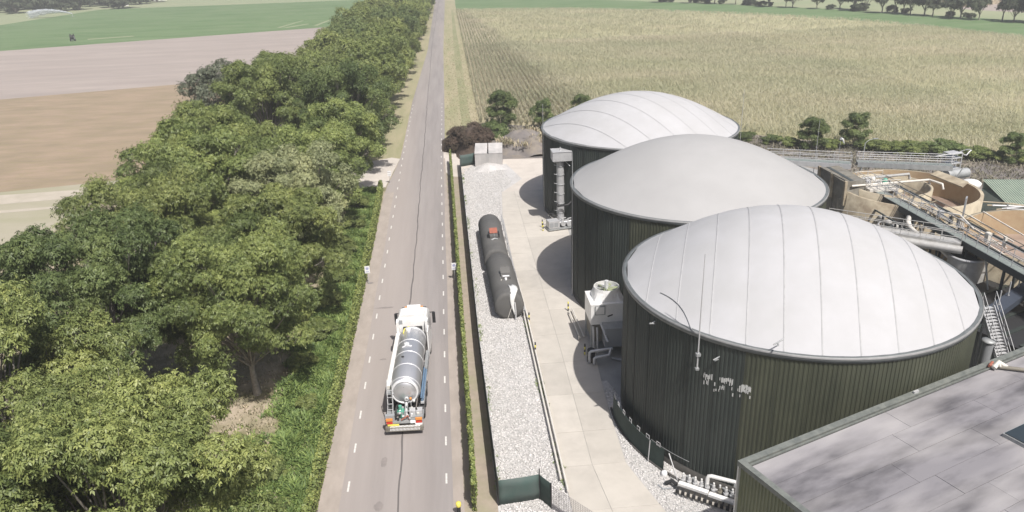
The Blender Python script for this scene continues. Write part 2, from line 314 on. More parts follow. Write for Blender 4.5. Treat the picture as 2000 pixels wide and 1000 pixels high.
# road
EL = [(-8.93, -30), (-8.93, 60), (-9.0, 98), (-7.75, 113), (-7.6, 118), (-7.25, 159), (-5.1, 240), (-3.4, 471), (-2, 760)]
ER = [(-0.52, -30), (-0.52, 60), (-0.75, 90), (-0.95, 113), (-0.9, 118), (-0.63, 159), (-0.27, 240), (2.2, 471), (5, 760)]
def lerp(pts, y):
    for a, b in zip(pts, pts[1:]):
        if a[1] <= y <= b[1]: return a[0] + (b[0] - a[0]) * (y - a[1]) / (b[1] - a[1])
    return pts[-1][0]
mb = MB(); ys = list(range(-30, 200, 5)) + list(range(200, 761, 20))
vs = []
for y in ys: vs += [(lerp(EL, y), y, 0), (lerp(ER, y), y, 0)]
mb.add(vs, [(2 * i, 2 * i + 1, 2 * i + 3, 2 * i + 2) for i in range(len(ys) - 1)])
tag(mb.build('road', 'asphalt'), kind='structure')
for nm, xa, xb, y1 in (('road_edge_strip', lambda y: lerp(EL, y) - 0.02, lambda y: -7.75 - 0.03 * math.sin(y * .3), 97), ('road_edge_strip', lambda y: -1.14 + 0.03 * math.sin(y * .21), lambda y: lerp(ER, y) + 0.04, 113)):
    yy = list(range(-30, y1, 3)) + [y1]; vs = []
    for y in yy: vs += [(xa(y), y, 0.004), (xb(y), y, 0.004)]
    tag(MB().add(vs, [(2 * i, 2 * i + 1, 2 * i + 3, 2 * i + 2) for i in range(len(yy) - 1)]).build(nm, 'asphalt_edge'), kind='structure')
jt = [(-4.22, -20), (-4.29, 35.7), (-4.35, 42.7), (-4.53, 62), (-4.35, 77), (-4.34, 102), (-4.17, 123), (-4.13, 170), (-3.7, 266), (-1.2, 471), (1, 700)]
mb = MB(); vs = []; yy = [y * 1.0 for y in range(-20, 160, 1)] + list(range(160, 700, 10))
for y in yy:
    x = lerp(jt, y) + 0.035 * math.sin(y * 1.3) + 0.03 * math.sin(y * .47 + 1); w = 0.05 + 0.03 * (0.5 + 0.5 * math.sin(y * 2.9)) * (0.5 + 0.5 * math.sin(y * .31))
    vs += [(x - w, y, 0.005), (x + w, y, 0.005)]
mb.add(vs, [(2 * i, 2 * i + 1, 2 * i + 3, 2 * i + 2) for i in range(len(yy) - 1)]); tag(mb.build('road_joint', 'tar'), kind='structure')
dash = MB().box(-0.055, 0.055, -0.48, 0.48, 0.0, 0.004).build('road_dash', 'road_paint'); k = 0
for side in (-7.35, -1.48):
    y = 26.5
    while y < 158:
        o = dash if k == 0 else dash.copy()
        if k: COL.objects.link(o)
        xo = 0 if y < 112 else (y - 112) * 0.008
        o.location = (side + xo + random.uniform(-.015, .015), y, 0.009); tag(o, kind='structure'); y += 3.8; k += 1
def blot(name, c, rx, ry, z, m, n=16):
    pts = [(c[0] + rx * math.cos(a) * random.uniform(.7, 1.1), c[1] + ry * math.sin(a) * random.uniform(.7, 1.1)) for a in [2 * math.pi * i / n for i in range(n)]]
    return sheet(name, pts, z, m)
for (px, py, rx, ry) in ((750, 902, .24, .55), (740, 990, .3, .5), (752, 601, 1.0, .16), (748, 702, .3, .13), (724, 553, .3, .25), (905, 780, .1, .5)): blot('road_stain_shadow', G(px, py), rx, ry, 0.0065, 'stain_shadow')  # road stains, plus a painted cast shadow beside the left road sign
sheet('driveway', P((866, 292), (905, 285), (925, 318), (900, 345), (884, 345), (874, 340), (867, 330)), 0.003, 'light_yard')
sheet('driveway_left', [(-9.0, 99.5), (-14, 99.5), (-16, 103), (-15, 112), (-9, 115), (-7.75, 114), (-8.9, 101)], 0.003, 'light_yard')
# yard side
FX = [(1.5, 30), (1.5, 36), (1.3, 52), (1.27, 112)]
sheet('footpath', [(-0.35, -30), (1.5, -30), (1.5, 36), (1.32, 52), (1.28, 112), (-0.9, 112), (-0.72, 90), (-0.48, 60), (-0.48, -30)], -0.004, 'footpath')
sheet('yard', [(1.4, 20), (60, 20), (75, 60), (66, 84), (52, 92), (45, 106), (30, 110), (7.5, 110), (1.28, 109)], -0.012, 'yard')
sheet('light_yard', [(5, 92), (14, 92), (14, 110), (5, 111), (1.28, 111), (1.28, 106)], -0.006, 'light_yard')
LE = [(5.6, 25), (5.62, 35), (5.62, 60), (5.45, 82), (6.3, 94.5)]
RE = [(11.8, 25), (11.6, 31), (10.82, 33.4), (9.6, 37.9), (9.75, 43.8), (10.2, 50.8), (11.2, 55.7), (11.4, 62), (12.4, 75), (13.2, 94.5)]
MI = [(8.6, 25), (7.5, 38), (7.7, 52), (7.9, 94.5)]
sheet('gravel_bed', [(1.4, 25), (5.9, 25), (5.75, 60), (5.6, 82), (6.4, 94.5), (9.5, 100), (8, 108), (1.3, 108), (1.34, 52), (1.45, 36)], 0.0, 'gravel')
sheet('gravel_by_tank', [(10.9, 24), (17, 24), (16.4, 34), (13.5, 36.5), (11.5, 40), (10.9, 45), (10.4, 47.5), (10.0, 47.5), (9.65, 43.8), (9.5, 38), (10.7, 33.3)], 0.0, 'gravel')
sheet('gravel_by_cooler', [(10.9, 56), (11.4, 55.4), (13, 56.5), (12.5, 60), (11.3, 63.5), (11.0, 61)], 0.0, 'gravel')
path = empty('concrete_path', (0, 0, 0)); path['kind'] = 'structure'
yb = [25, 29.5, 34, 38, 41.5, 46, 50.5, 55, 59.5, 64, 68.5, 73, 77.5, 82, 86.5, 91, 94.5]
for y0, y1 in zip(yb, yb[1:]):
    for a, b in ((LE, MI), (MI, RE)):
        n = 4; yyy = [y0 + .008 + (y1 - y0 - .016) * i / n for i in range(n + 1)]
        pl = [(lerp(a, y) + .014, y) for y in yyy] + [(lerp(b, y) - .014, y) for y in reversed(yyy)]
        MB().prism([(p[0], p[1]) for p in pl][::-1], -0.01, 0.05 + random.uniform(-.006, .006)).build('slab', 'concrete', path, fix=True)
sheet('slab_joint_bed', [(lerp(LE, y), y) for y in yb] + [(lerp(RE, y), y) for y in reversed(yb)], 0.03, 'old_concrete')

# scattered stones on the gravel
def inpoly(x, y, poly):
    c = np.zeros(len(x), bool); n = len(poly)
    for i in range(n):
        x1, y1 = poly[i][:2]; x2, y2 = poly[(i + 1) % n][:2]
        m = ((y1 > y) != (y2 > y)); c ^= m & (x < (x2 - x1) * (y - y1) / ((y2 - y1) if y2 != y1 else 1e-9) + x1)
    return c
def stones(poly, n, smin, smax):
    xs = [p[0] for p in poly]; ys = [p[1] for p in poly]
    x = RNG.uniform(min(xs), max(xs), n); y = min(ys) + (max(ys) - min(ys)) * RNG.random(n)**1.35
    k = inpoly(x, y, poly); x, y = x[k], y[k]; n = len(x)
    oct_ = np.array([(1, 0, 0), (-1, 0, 0), (0, 1, 0), (0, -1, 0), (0, 0, 1), (0, 0, -1)], float)
    S = RNG.uniform(smin, smax, (n, 1, 3)) * np.array([1.5, 0.8, .55]); V = oct_[None] * S * RNG.uniform(.6, 1.3, (n, 6, 1))
    a = RNG.uniform(0, 2 * np.pi, n); ca, sa = np.cos(a)[:, None], np.sin(a)[:, None]
    X = V[..., 0] * ca - V[..., 1] * sa; Y = V[..., 0] * sa + V[..., 1] * ca
    V = np.stack([X + x[:, None], Y + y[:, None], V[..., 2] + .015], -1).reshape(-1, 3)
    T = np.array([(0, 2, 4), (2, 1, 4), (1, 3, 4), (3, 0, 4), (2, 0, 5), (1, 2, 5), (3, 1, 5), (0, 3, 5)])
    Q = (T[None] + (np.arange(n) * 6)[:, None, None]).reshape(-1, 3)
    return np_mesh('gravel_stones', V, Q, 'gravel_stone', np.repeat(RNG.random(n), 6))
o = link('gravel_stones', stones([(1.6, 30), (5.5, 30), (5.5, 60), (5.3, 82), (6.1, 94), (8, 99), (7, 107), (1.5, 107), (1.45, 52), (1.55, 36)], 36000, .035, .095)); tag(o, 'white crushed stone covering the bed beside the black tanks', 'gravel', kind='stuff')
o = link('gravel_stones', stones([(11, 28), (14.4, 28), (13.0, 36.2), (11.0, 40), (10.7, 46.5), (9.9, 46.5), (9.8, 43.8), (9.7, 38), (10.9, 33.3)], 9000, .035, .085)); tag(o, 'white crushed stone between the concrete path and the nearest tank', 'gravel', kind='stuff')

# ------------------------------------------------------------------ vegetation generators
def crown_mesh(name, m, seed, R0, H0, nl, nros, leaf, k=6, lr=(.13, .30)):
    """leaf rosettes on many uneven branch lobes; origin at the crown's base"""
    rg = np.random.default_rng(seed); lobes = []; big = nl > 20
    for i in range(nl):
        u = rg.uniform(-0.75, 1.0) if big else rg.uniform(-.5, 1); a = i * 2.39996 + rg.uniform(-.5, .5); s = max(.25, 1 - abs(u)**2.2)**.5
        rad = rg.uniform(.35, 1.06) if big else rg.uniform(.5, .8)
        lobes.append((np.array([math.cos(a) * s * rad * R0, math.sin(a) * s * rad * R0, H0 * .5 + u * (.55 + .4 * rad) * H0 * .5]), (rg.uniform(*lr) if big else rg.uniform(.25, .4)) * R0))
    if not big: lobes.append((np.array([0, 0, H0 * .5]), R0 * .5))
    w = np.array([l[1]**1.9 for l in lobes]); w /= w.sum(); idx = rg.choice(len(lobes), nros, p=w)
    C = np.array([l[0] for l in lobes])[idx]; RR = np.array([l[1] for l in lobes])[idx]
    d = rg.normal(size=(nros, 3)); d[:, 2] += 0.35; d /= np.linalg.norm(d, axis=1)[:, None]
    out = C - np.array([0, 0, H0 * .35]); out /= (np.linalg.norm(out, axis=1)[:, None] + 1e-6)
    fl = (d * out).sum(1) < -.45; d[fl] *= -1
    sq = rg.uniform(.5, .95, len(lobes))[idx]; str_ = rg.uniform(.9, 1.5, len(lobes))[idx]
    d2 = d * np.array([1, 1, 1]); d2[:, 2] *= sq
    d2 += out * ((d * out).sum(1) * (str_ - 1) * .8)[:, None]
    rr = RR * np.where(rg.random(nros) < .12, rg.uniform(1.0, 1.35, nros), rg.uniform(.45, 1.05, nros)**.6)
    c = C + d2 * rr[:, None]
    n = d * .6 + rg.normal(size=(nros, 3)) * .45 + np.array([0, 0, .5]); n /= np.linalg.norm(n, axis=1)[:, None]
    t = np.cross(n, rg.normal(size=(nros, 3))); t /= np.linalg.norm(t, axis=1)[:, None]; b = np.cross(n, t)
    lt = rg.normal(.5, .17, len(lobes))[idx]
    tint = np.clip(lt + rg.normal(0, .13, nros), 0, 1)
    V = np.zeros((nros, k, 4, 3)); a0 = rg.uniform(0, 6.28, nros)
    for j in range(k):
        a = a0 + j * 2 * math.pi / k + rg.uniform(-.4, .4, nros); L = leaf * rg.uniform(.6, 1.3, nros)
        u = (t * np.cos(a)[:, None] + b * np.sin(a)[:, None]); sd = (-t * np.sin(a)[:, None] + b * np.cos(a)[:, None])
        drop = np.array([0, 0, -1.0]) * (L * rg.uniform(.1, .7, nros))[:, None]
        base = c + u * (L * .08)[:, None]; tip = c + u * L[:, None] + drop + n * (L * .1)[:, None]
        mid = c + u * (L * .55)[:, None] + drop * .3 + n * (L * .18)[:, None]; wd = (L * rg.uniform(.15, .27, nros))[:, None]
        V[:, j, 0] = base; V[:, j, 1] = mid + sd * wd; V[:, j, 2] = tip; V[:, j, 3] = mid - sd * wd
    Q = np.arange(nros * k * 4).reshape(-1, 4)
    me = np_mesh(name, V.reshape(-1, 3), Q, m, np.repeat(np.clip(tint[:, None] + rg.normal(0, .08, (nros, k)), 0, 1).ravel(), 4))
    return me, lobes
def trunk_mesh(name, lobes, hb, r0, seed, ntw=2):
    rg = random.Random(seed); mb = MB()
    mb.tube([(0, 0, -0.1), (.05, .03, hb * .35), (-.04, .06, hb * .75), (.03, -.03, hb * 1.15)], [r0 * 1.35, r0, r0 * .85, r0 * .65], 9)
    for c, r in (lobes if len(lobes) < 30 else lobes[::2]):
        p = Vector(c) + Vector((0, 0, hb)); s = Vector((0, 0, hb * rg.uniform(.75, 1.15)))
        q = s.lerp(p, .5) + Vector((rg.uniform(-.4, .4), rg.uniform(-.4, .4), rg.uniform(-.1, .6)))
        mb.tube([s, q, p], [r0 * .38, r0 * .22, r0 * .09], 6, cap=False)
        for k in range(ntw):
            e = p + Vector((rg.uniform(-1, 1), rg.uniform(-1, 1), rg.uniform(-.3, 1))) * r * .9
            mb.tube([q.lerp(p, rg.uniform(.5, .95)), e], [r0 * .1, r0 * .03], 4, cap=False)
    me = bpy.data.meshes.new(name); me.from_pydata([tuple(v) for v in mb.v], [], mb.f); me.materials.append(MATS['bark'])
    me.polygons.foreach_set('use_smooth', mb.sm); me.update(); return me
KIND = {}
def tree_kind(key, m, seed, R0, H0, hb, nl, nros, leaf, r0=.28, k=6, ntw=2, lr=(.13, .30)):
    me, lb = crown_mesh('crown', m, seed, R0, H0, nl, nros, leaf, k, lr)
    KIND[key] = (me, trunk_mesh('trunk', lb, hb, r0, seed, ntw), hb)
def tree(key, x, y, s, rz, name, label, cat, group=None, sz=1.0, z=0, m=None):
    cme, tme, hb = KIND[key]; t = empty(name, (x, y, z), rz, label, cat, group)
    a = link('trunk', tme, t); b = link('crown', cme, t); b.location = (0, 0, hb * s * sz); b.scale = (s, s, s * sz); a.scale = (s, s, s * sz)
    if m:
        b.material_slots[0].link = 'OBJECT'; b.material_slots[0].material = MATS[m]
    return t
tree_kind('a', 'leaf_mid', 11, 6.0, 10.5, 3.2, 120, 42000, .17, k=5, ntw=4, lr=(.10, .23))
tree_kind('b', 'leaf_mid', 12, 5.9, 11.0, 3.2, 130, 42000, .16, k=5, ntw=4, lr=(.10, .23))
tree_kind('c', 'leaf_yellow', 13, 6.0, 10.3, 3.2, 105, 36000, .185, k=5, ntw=4, lr=(.11, .23))
tree_kind('m1', 'leaf_mid', 21, 6.0, 10.8, 3.0, 80, 13000, .28, k=5, ntw=0)
tree_kind('m2', 'leaf_yellow', 22, 6.0, 10.4, 3.0, 72, 13000, .28, k=5, ntw=0)
tree_kind('small', 'leaf_dark', 31, 2.0, 6.0, .05, 40, 7500, .18, r0=.10, k=5, ntw=0, lr=(.26, .42))
tree_kind('shrub', 'leaf_dark', 32, 1.9, 2.6, .0, 22, 2800, .18, r0=.05, k=5, ntw=0, lr=(.25, .42))
tree_kind('far', 'leaf_far', 33, 3.6, 7.5, 2.0, 12, 700, .75, r0=.25, k=4, ntw=0)
tree_kind('wood', 'leaf_far', 35, 4.2, 7.5, .3, 24, 900, .8, r0=.25, k=4, ntw=0, lr=(.25, .4))
tree_kind('far2', 'leaf_far', 34, 2.6, 6.5, 2.2, 8, 520, .7, r0=.22, k=4, ntw=0)

AV = 'trees of the avenue left of the road'
near = [ # x, y, kind, scale, zscale, material, label
 (-15.7, 27.8, 'c', 1.0, 1.0, None, 'tall broadleaf tree at the front of the avenue beside the left hedge'),
 (-14.6, 18.5, 'a', .95, .95, 'leaf_mid', 'broadleaf tree at the bottom edge of the photo, next to the road'),
 (-23.5, 24.0, 'a', 1.0, 1.0, None, 'bright leafy tree in the bottom left corner, behind the foremost roadside tree'),
 (-20.3, 39.0, 'c', .62, .75, 'leaf_pale', 'small pale leaved tree at the edge of the sandy clearing'),
 (-24.5, 35.5, 'c', 1.05, 1.0, None, 'pale green tree left of the sandy clearing near the bottom of the photo'),
 (-33.5, 31.5, 'b', 1.0, .92, None, 'broadleaf tree at the left picture edge in the lowest part of the avenue'),
 (-34, 43, 'a', .9, .82, 'leaf_dark', 'dark green tree at the left picture edge beside the dry meadow'),
 (-15.2, 49.3, 'b', .88, 1.03, None, 'tree whose trunk stands in the sandy clearing beside the tanker truck'),
 (-24.0, 48.0, 'a', 1.05, 1.0, 'leaf_dark', 'dark crowned tree directly left of the tree in the sandy clearing'),
 (-15.6, 60.0, 'c', .93, 1.0, None, 'light green tree beside the left roadside sign in front of the truck'),
 (-24.8, 60.5, 'b', 1.0, .98, 'leaf_yellow', 'yellowish tree in the left row level with the left roadside sign'),
 (-15.2, 71.5, 'a', .93, 1.0, 'leaf_pale', 'tree with pale whitish leaves just beyond the left roadside sign'),
 (-24.8, 73.0, 'a', 1.05, 1.02, None, 'broad crowned tree at the end of the pale sand track'),
 (-15.0, 83.0, 'b', .9, .98, None, 'roadside tree before the driveway opening on the left'),
 (-25.5, 86.0, 'c', 1.05, 1.05, 'leaf_mid', 'wide spreading tree at the near corner of the brown field'),
 (-14.8, 95.0, 'c', .92, 1.05, 'leaf_mid', 'shady tree right beside the driveway opening on the left'),
]
for i, (x, y, k, s, sz, m, lb) in enumerate(near): tree(k, x, y, s, i * 2.1, 'avenue_tree', lb, 'tree', AV, sz, 0, m)
rg = random.Random(5); y = 107
mid_lb = ['green tree on the road side of the avenue just beyond the left driveway', 'large leafy tree in the left row beside the brown field, beyond the driveway']
i = 0
while y < 470:
    drift = max(0, (y - 150)) * 0.022
    for side in (0, 1):
        x = (-14.2 if side == 0 else (-25.5 if y < 150 else -24.5 + (y - 150) * .012)) + min(drift, 5.0) + rg.uniform(-.6, .6)
        yy = y + rg.uniform(-1, 1) + side * 5
        key = ('m1', 'm2')[rg.randrange(2)] if y > 118 else ('b', 'a')[side]
        if side == 1 and y > 300: key = 'm1'
        lb = mid_lb[side] if i == 0 else ('broadleaf tree in the distant part of the avenue, its crown merging with the next')
        tree(key, x, yy, rg.uniform(.9, 1.08), rg.uniform(0, 6.28), 'avenue_tree', lb, 'tree', AV, rg.uniform(.9, 1.1), 0, rg.choice([None, None, 'leaf_mid', 'leaf_yellow', 'leaf_dark']))
    y += 11; i += 1
tree('m1', -35.5, 127, .95, 1.2, 'avenue_tree', 'greyish green tree standing out on the field side of the avenue', 'tree', AV, 1.0, 0, 'leaf_grey')
tree('m1', -33, 104, .9, 2.2, 'avenue_tree', 'low spreading tree jutting out over the edge of the brown field', 'tree', AV, .8, 0, 'leaf_mid')

# small trees at the maize field
MT = 'small trees along the edge of the maize field'
for x, y, s, sz, lb in ((9.3, 131.5, 1.15, .9, 'dark green small tree behind the brown heap at the maize field corner'), (16.2, 129, .85, .95, 'small dark tree left of the farthest tank, at the maize field edge'),
                        (23.5, 132, .9, .9, 'small tree partly hidden behind the farthest tank dome'), (53.8, 107, .95, .8, 'rounded dark tree beside the thin steel mast at the maize field'),
                        (60.3, 106.8, .88, .95, 'taller pointed dark tree right of the windsock pole'), (76.2, 94.5, .8, .85, 'small dark tree at the right picture edge by the maize')):
    tree('small', x, y, s, x * 3.1, 'field_tree', lb, 'tree', MT, sz)
sh = [(70.0, 99.5, 1.35, 'large round bush in the green hedge line right of the middle'), (66.5, 101.5, 1.1, None), (63.5, 103.5, 1.0, None), (73.5, 97.3, 1.0, None), (49.5, 111.5, .8, None), (46.5, 114.5, .75, None), (43.6, 117, .7, None), (79.5, 93, .9, None), (83, 90, .9, None), (57, 107.5, .75, None), (40, 119.5, .8, None), (44.8, 115.8, .7, None), (51.5, 109.3, .8, None), (56.2, 106.6, .6, None), (62, 104.4, .9, None), (64.8, 102.6, .95, None), (68, 100.6, 1.0, None), (71.8, 98.6, .9, None), (74.8, 96.2, .7, None), (78, 93.6, .8, None), (81.2, 91.4, .9, None), (85, 88.5, .9, None), (87.5, 86.5, .8, None), (6.6, 121.5, 1.7, 'large green bush growing at the back of the brown brushwood heap'), (8.0, 124, .8, 'green bush behind the heap next to the small tree')]
for x, y, s, lb in sh: tree('shrub', x, y, s, x * 1.7, 'hedgerow_bush', lb or 'green bush in the hedgerow between the scrub strip and the maize', 'bush', 'bushes of the hedgerow along the maize', .6, 0, 'leaf_mid' if lb is None and x > 50 else None)
# far trees right
fr = [(129.4, 367.4), (137, 360), (143.7, 353.3), (145.4, 340.1), (150, 334.8), (157.9, 322.4), (165.9, 318.4), (166.8, 307.4), (171, 305.4), (172.5, 294.8), (176.5, 288.8), (177, 283.5), (179.3, 279), (181.1, 275.5), (183.1, 269), (184.2, 263.9), (190.5, 253.3), (192.1, 247.7), (193.5, 243), (120, 376), (110, 388), (196, 247), (195, 238), (168.5, 311), (151, 331), (174, 291), (186, 258)]
for i, (x, y) in enumerate(fr): tree(('far', 'far2')[i % 3 == 1], x + rg.uniform(-1, 1), y + 3, rg.uniform(.75, 1.15), rg.uniform(0, 6), 'field_line_tree', 'small tree in the line of trees between the distant fields at the top right', 'tree', 'line of trees across the far fields', rg.uniform(.8, 1.05))
for i in range(26):
    a_ = rg.random(); tree('shrub', 110 + 84 * a_ + rg.uniform(-2, 2), 392 - 135 * a_**1.25 + rg.uniform(0, 5), rg.uniform(.7, 1.2), rg.uniform(0, 6), 'field_line_bush', 'bush between the trees of the distant field line at the top right', 'bush', 'bushes in the distant field line', rg.uniform(.7, 1.0), 0, 'leaf_far')
for i in range(14): tree('far', 214 + i * 4.5 + rg.uniform(-2, 2), 336 + i * -2 + rg.uniform(-6, 6), rg.uniform(.8, 1.3), rg.uniform(0, 6), 'woodland_tree', 'dark tree of the small wood at the top right edge', 'tree', 'trees of the small wood at the top right', .8)
# wood top left
for i in range(95):
    x = rg.uniform(-350, -188); y = 494 + rg.random()**1.3 * 90 + max(0, -255 - x) * .1
    tree('wood', x, y, rg.uniform(1.1, 1.6), rg.uniform(0, 6), 'woodland_tree', 'dark tree of the distant wood in the top left corner', 'tree', 'trees of the distant wood', rg.uniform(.8, 1.1))
for x, y in ((-150, 560), (-120, 590), (-95, 600), (-20, 640), (20, 640), (45, 610), (70, 560), (90, 520), (60, 600), (105, 480)):
    tree('far', x, y, rg.uniform(.8, 1.3), rg.uniform(0, 6), 'field_tree', 'lone tree far off beyond the fields near the top edge', 'tree', 'scattered trees beyond the fields', 1.0)

def tufts(name, x, y, z, h, w, nb, m, spread, lean=.45, tint=None):
    n = len(x); V = np.zeros((n, nb, 4, 3)); h = np.broadcast_to(h, (n,))
    for j in range(nb):
        a = RNG.uniform(0, 2 * np.pi, n); L = h * RNG.uniform(.6, 1.1, n); ln = L * RNG.uniform(.1, lean * 2, n)
        ox = x + RNG.normal(0, spread, n); oy = y + RNG.normal(0, spread, n); ca, sa = np.cos(a), np.sin(a)
        ww = w * RNG.uniform(.6, 1.2, n)
        V[:, j, 0] = np.stack([ox, oy, z + 0 * ox], -1)
        V[:, j, 1] = np.stack([ox + ca * ln * .45 - sa * ww, oy + sa * ln * .45 + ca * ww, z + L * .62], -1)
        V[:, j, 2] = np.stack([ox + ca * ln, oy + sa * ln, z + L * .85], -1)
        V[:, j, 3] = np.stack([ox + ca * ln * .45 + sa * ww, oy + sa * ln * .45 - ca * ww, z + L * .62], -1)
    t = RNG.random((n, 1)) if tint is None else tint[:, None]
    t = np.clip(np.broadcast_to(t, (n, nb)) + RNG.normal(0, .1, (n, nb)), 0, 1)
    return link(name, np_mesh(name, V.reshape(-1, 3), np.arange(n * nb * 4).reshape(-1, 4), m, np.repeat(t.ravel(), 4)))
# maize in rows
rowsx = np.arange(5.9, 215, 1.0); X = []; Y = []
for rx in rowsx:
    near_ = rx < 95
    y0, y1 = 60, 392; st = .62 if near_ else 1.0
    yy = np.arange(y0, y1, st); yy = yy[(yy < 250) | (RNG.random(len(yy)) < .5)]
    X.append(np.full(len(yy), rx) + .012 * 0 + (yy - 136) * .0047 + RNG.normal(0, .06, len(yy))); Y.append(yy + RNG.normal(0, .15, len(yy)))
X = np.concatenate(X); Y = np.concatenate(Y); k = inpoly(X, Y, CORN)
q = (np.stack([X, Y, np.full_like(X, 1.)], -1) - np.array([0, 0, 30.])) @ CM.T; u = 1000 + F * q[:, 0] / q[:, 2]; v = 500 + F * q[:, 1] / q[:, 2]
k &= (u > 850) & (u < 2120) & (v > -20) & (RNG.random(len(X)) < np.where(Y > 250, .75, 1))
def near_line(a, b, w):
    ax, ay = a[0], a[1]; bx, by = b[0], b[1]; L = math.hypot(bx - ax, by - ay); return np.abs((X - ax) * (by - ay) - (Y - ay) * (bx - ax)) / L < w
for a, b in (((1110, 118), (2000, 186)), ((1430, 62), (2000, 100)), ((1600, 98), (2000, 132))): k &= ~near_line(G(*a), G(*b), .65)
X, Y = X[k], Y[k]
tn = .5 + .3 * np.sin(X * .045 + Y * .11) * np.sin(Y * .07 + 1) + .12 * np.sin(X * .21 + Y * .13) + RNG.normal(0, .1, len(X))
rowy = X < 8 + (395 - Y) * .078 + RNG.normal(0, 1.8, len(X))
o = tufts('maize_plants', X[rowy], Y[rowy], -0.02, np.clip(RNG.normal(1.2, .1, rowy.sum()), .9, 1.5), .085, 12, 'maize_leaf', .08, .17, np.clip(tn[rowy], 0, 1)); tag(o, 'straw green maize in clearly visible rows at the corner of the field by the road', 'maize', kind='stuff')
k = ~rowy
o = tufts('maize_plants', X[k], Y[k], -0.02, 1.45, .06, 9, 'maize_leaf', .33, .6, np.clip(tn[k], 0, 1)); tag(o, 'broad field of ripening straw green maize behind the tanks', 'maize', kind='stuff')
# low growth on the left verge, between hedge and trees
def scatter(poly, n): 
    xs = [p[0] for p in poly]; ys = [p[1] for p in poly]; x = RNG.uniform(min(xs), max(xs), n); y = RNG.uniform(min(ys), max(ys), n); k = inpoly(x, y, poly); return x[k], y[k]
x, y = scatter([(-14.8, 22), (-9.5, 24), (-9.5, 99), (-13, 99), (-12.9, 60), (-13.3, 50), (-12.6, 44), (-13.6, 36)], 30000)
o = tufts('verge_undergrowth', x, y, 0, RNG.uniform(.2, .5, len(x)) * (1 + .7 * np.sin(x * 2.1 + y * .7) * np.sin(y * 1.3)), .045, 6, 'grass_blade', .14, .7); tag(o, 'lush green undergrowth between the left hedge and the avenue trees', 'undergrowth', kind='stuff')
x, y = scatter([(-16.5, 22), (-12, 22), (-12, 60), (-15.5, 60), (-13.6, 52), (-14.6, 44), (-16.2, 36)], 9000); k = np.sin(x * 1.7 + y * .9) + np.sin(y * 1.9 - x) + RNG.normal(0, .5, len(x)) > .25; x, y = x[k], y[k]
o = tufts('clearing_undergrowth', x, y, 0, RNG.uniform(.12, .4, len(x)), .045, 6, 'grass_blade', .14, .7); tag(o, 'patchy green plants at the edge of the sandy clearing under the trees', 'undergrowth', kind='stuff')
x, y = scatter([(-44, 18), (-13, 18), (-13, 100), (-40, 100)], 14000)
o = tufts('woodland_grass', x, y, 0, RNG.uniform(.15, .4, len(x)), .05, 3, 'grass_dry', .15); tag(o, 'sparse dry grass on the sandy ground under the avenue trees', 'grass', kind='stuff')
x, y = scatter([(16, 110), (30, 109), (46, 107), (53, 93), (66, 85), (90, 68), (92, 83), (78, 95), (60, 107.5), (46, 118), (30, 125), (16, 130), (6, 135), (5, 127)], 15000)
o = tufts('scrub_weeds', x, y, 0, RNG.uniform(.25, .75, len(x)), .07, 5, 'scrub_leaf', .3, .7, tint=np.clip(.5 + .4 * np.sin(x * .4) * np.sin(y * .5 + x * .2), 0, 1)); tag(o, 'brown and grey weeds on the rough strip between plant and maize field', 'weeds', kind='stuff')
x, y = scatter([(-.7, 118), (5.3, 118), (6.2, 240), (7, 390), (1.2, 390), (-.1, 240)], 9000); k = RNG.random(len(y)) < np.clip((300 - y) / 180, .05, 1); x, y = x[k], y[k]
o = tufts('verge_grass', x, y, 0, RNG.uniform(.08, .25, len(x)), .05, 3, 'grass_dry', .12); tag(o, 'dry mown grass on the verge right of the road', 'grass', kind='stuff')

for i, (x, y, s_) in enumerate(((-11.6, 57.5, .7), (-12.2, 63.5, .85), (-11.4, 68.5, .6), (-12.0, 76, .8), (-11.5, 84, .7), (-12.5, 52.6, .55), (-12.3, 39.5, .5), (-13.4, 33.5, .6), (-12.0, 91, .8), (-11.2, 46.8, .4))):
    tree('shrub', x, y, s_, i * 1.9, 'verge_bush', 'leafy bush in the green undergrowth between the left hedge and the avenue trees', 'bush', 'bushes in the undergrowth left of the road', .8, 0, ('leaf_mid', 'leaf_yellow')[i % 2])
x, y = scatter([(5.2, 30), (5.75, 30), (5.7, 60), (5.3, 60)], 260); x2, y2 = scatter([(1.4, 36), (1.75, 36), (1.6, 106), (1.35, 106)], 420); x = np.append(x, x2); y = np.append(y, y2)
k = np.sin(y * .7) + RNG.normal(0, .6, len(y)) > .3
o = tufts('gravel_weeds', x[k], y[k], 0, RNG.uniform(.08, .25, k.sum()), .03, 5, 'grass_blade', .08, .7); tag(o, 'small weeds growing along the edges of the gravel bed', 'weeds', kind='stuff')
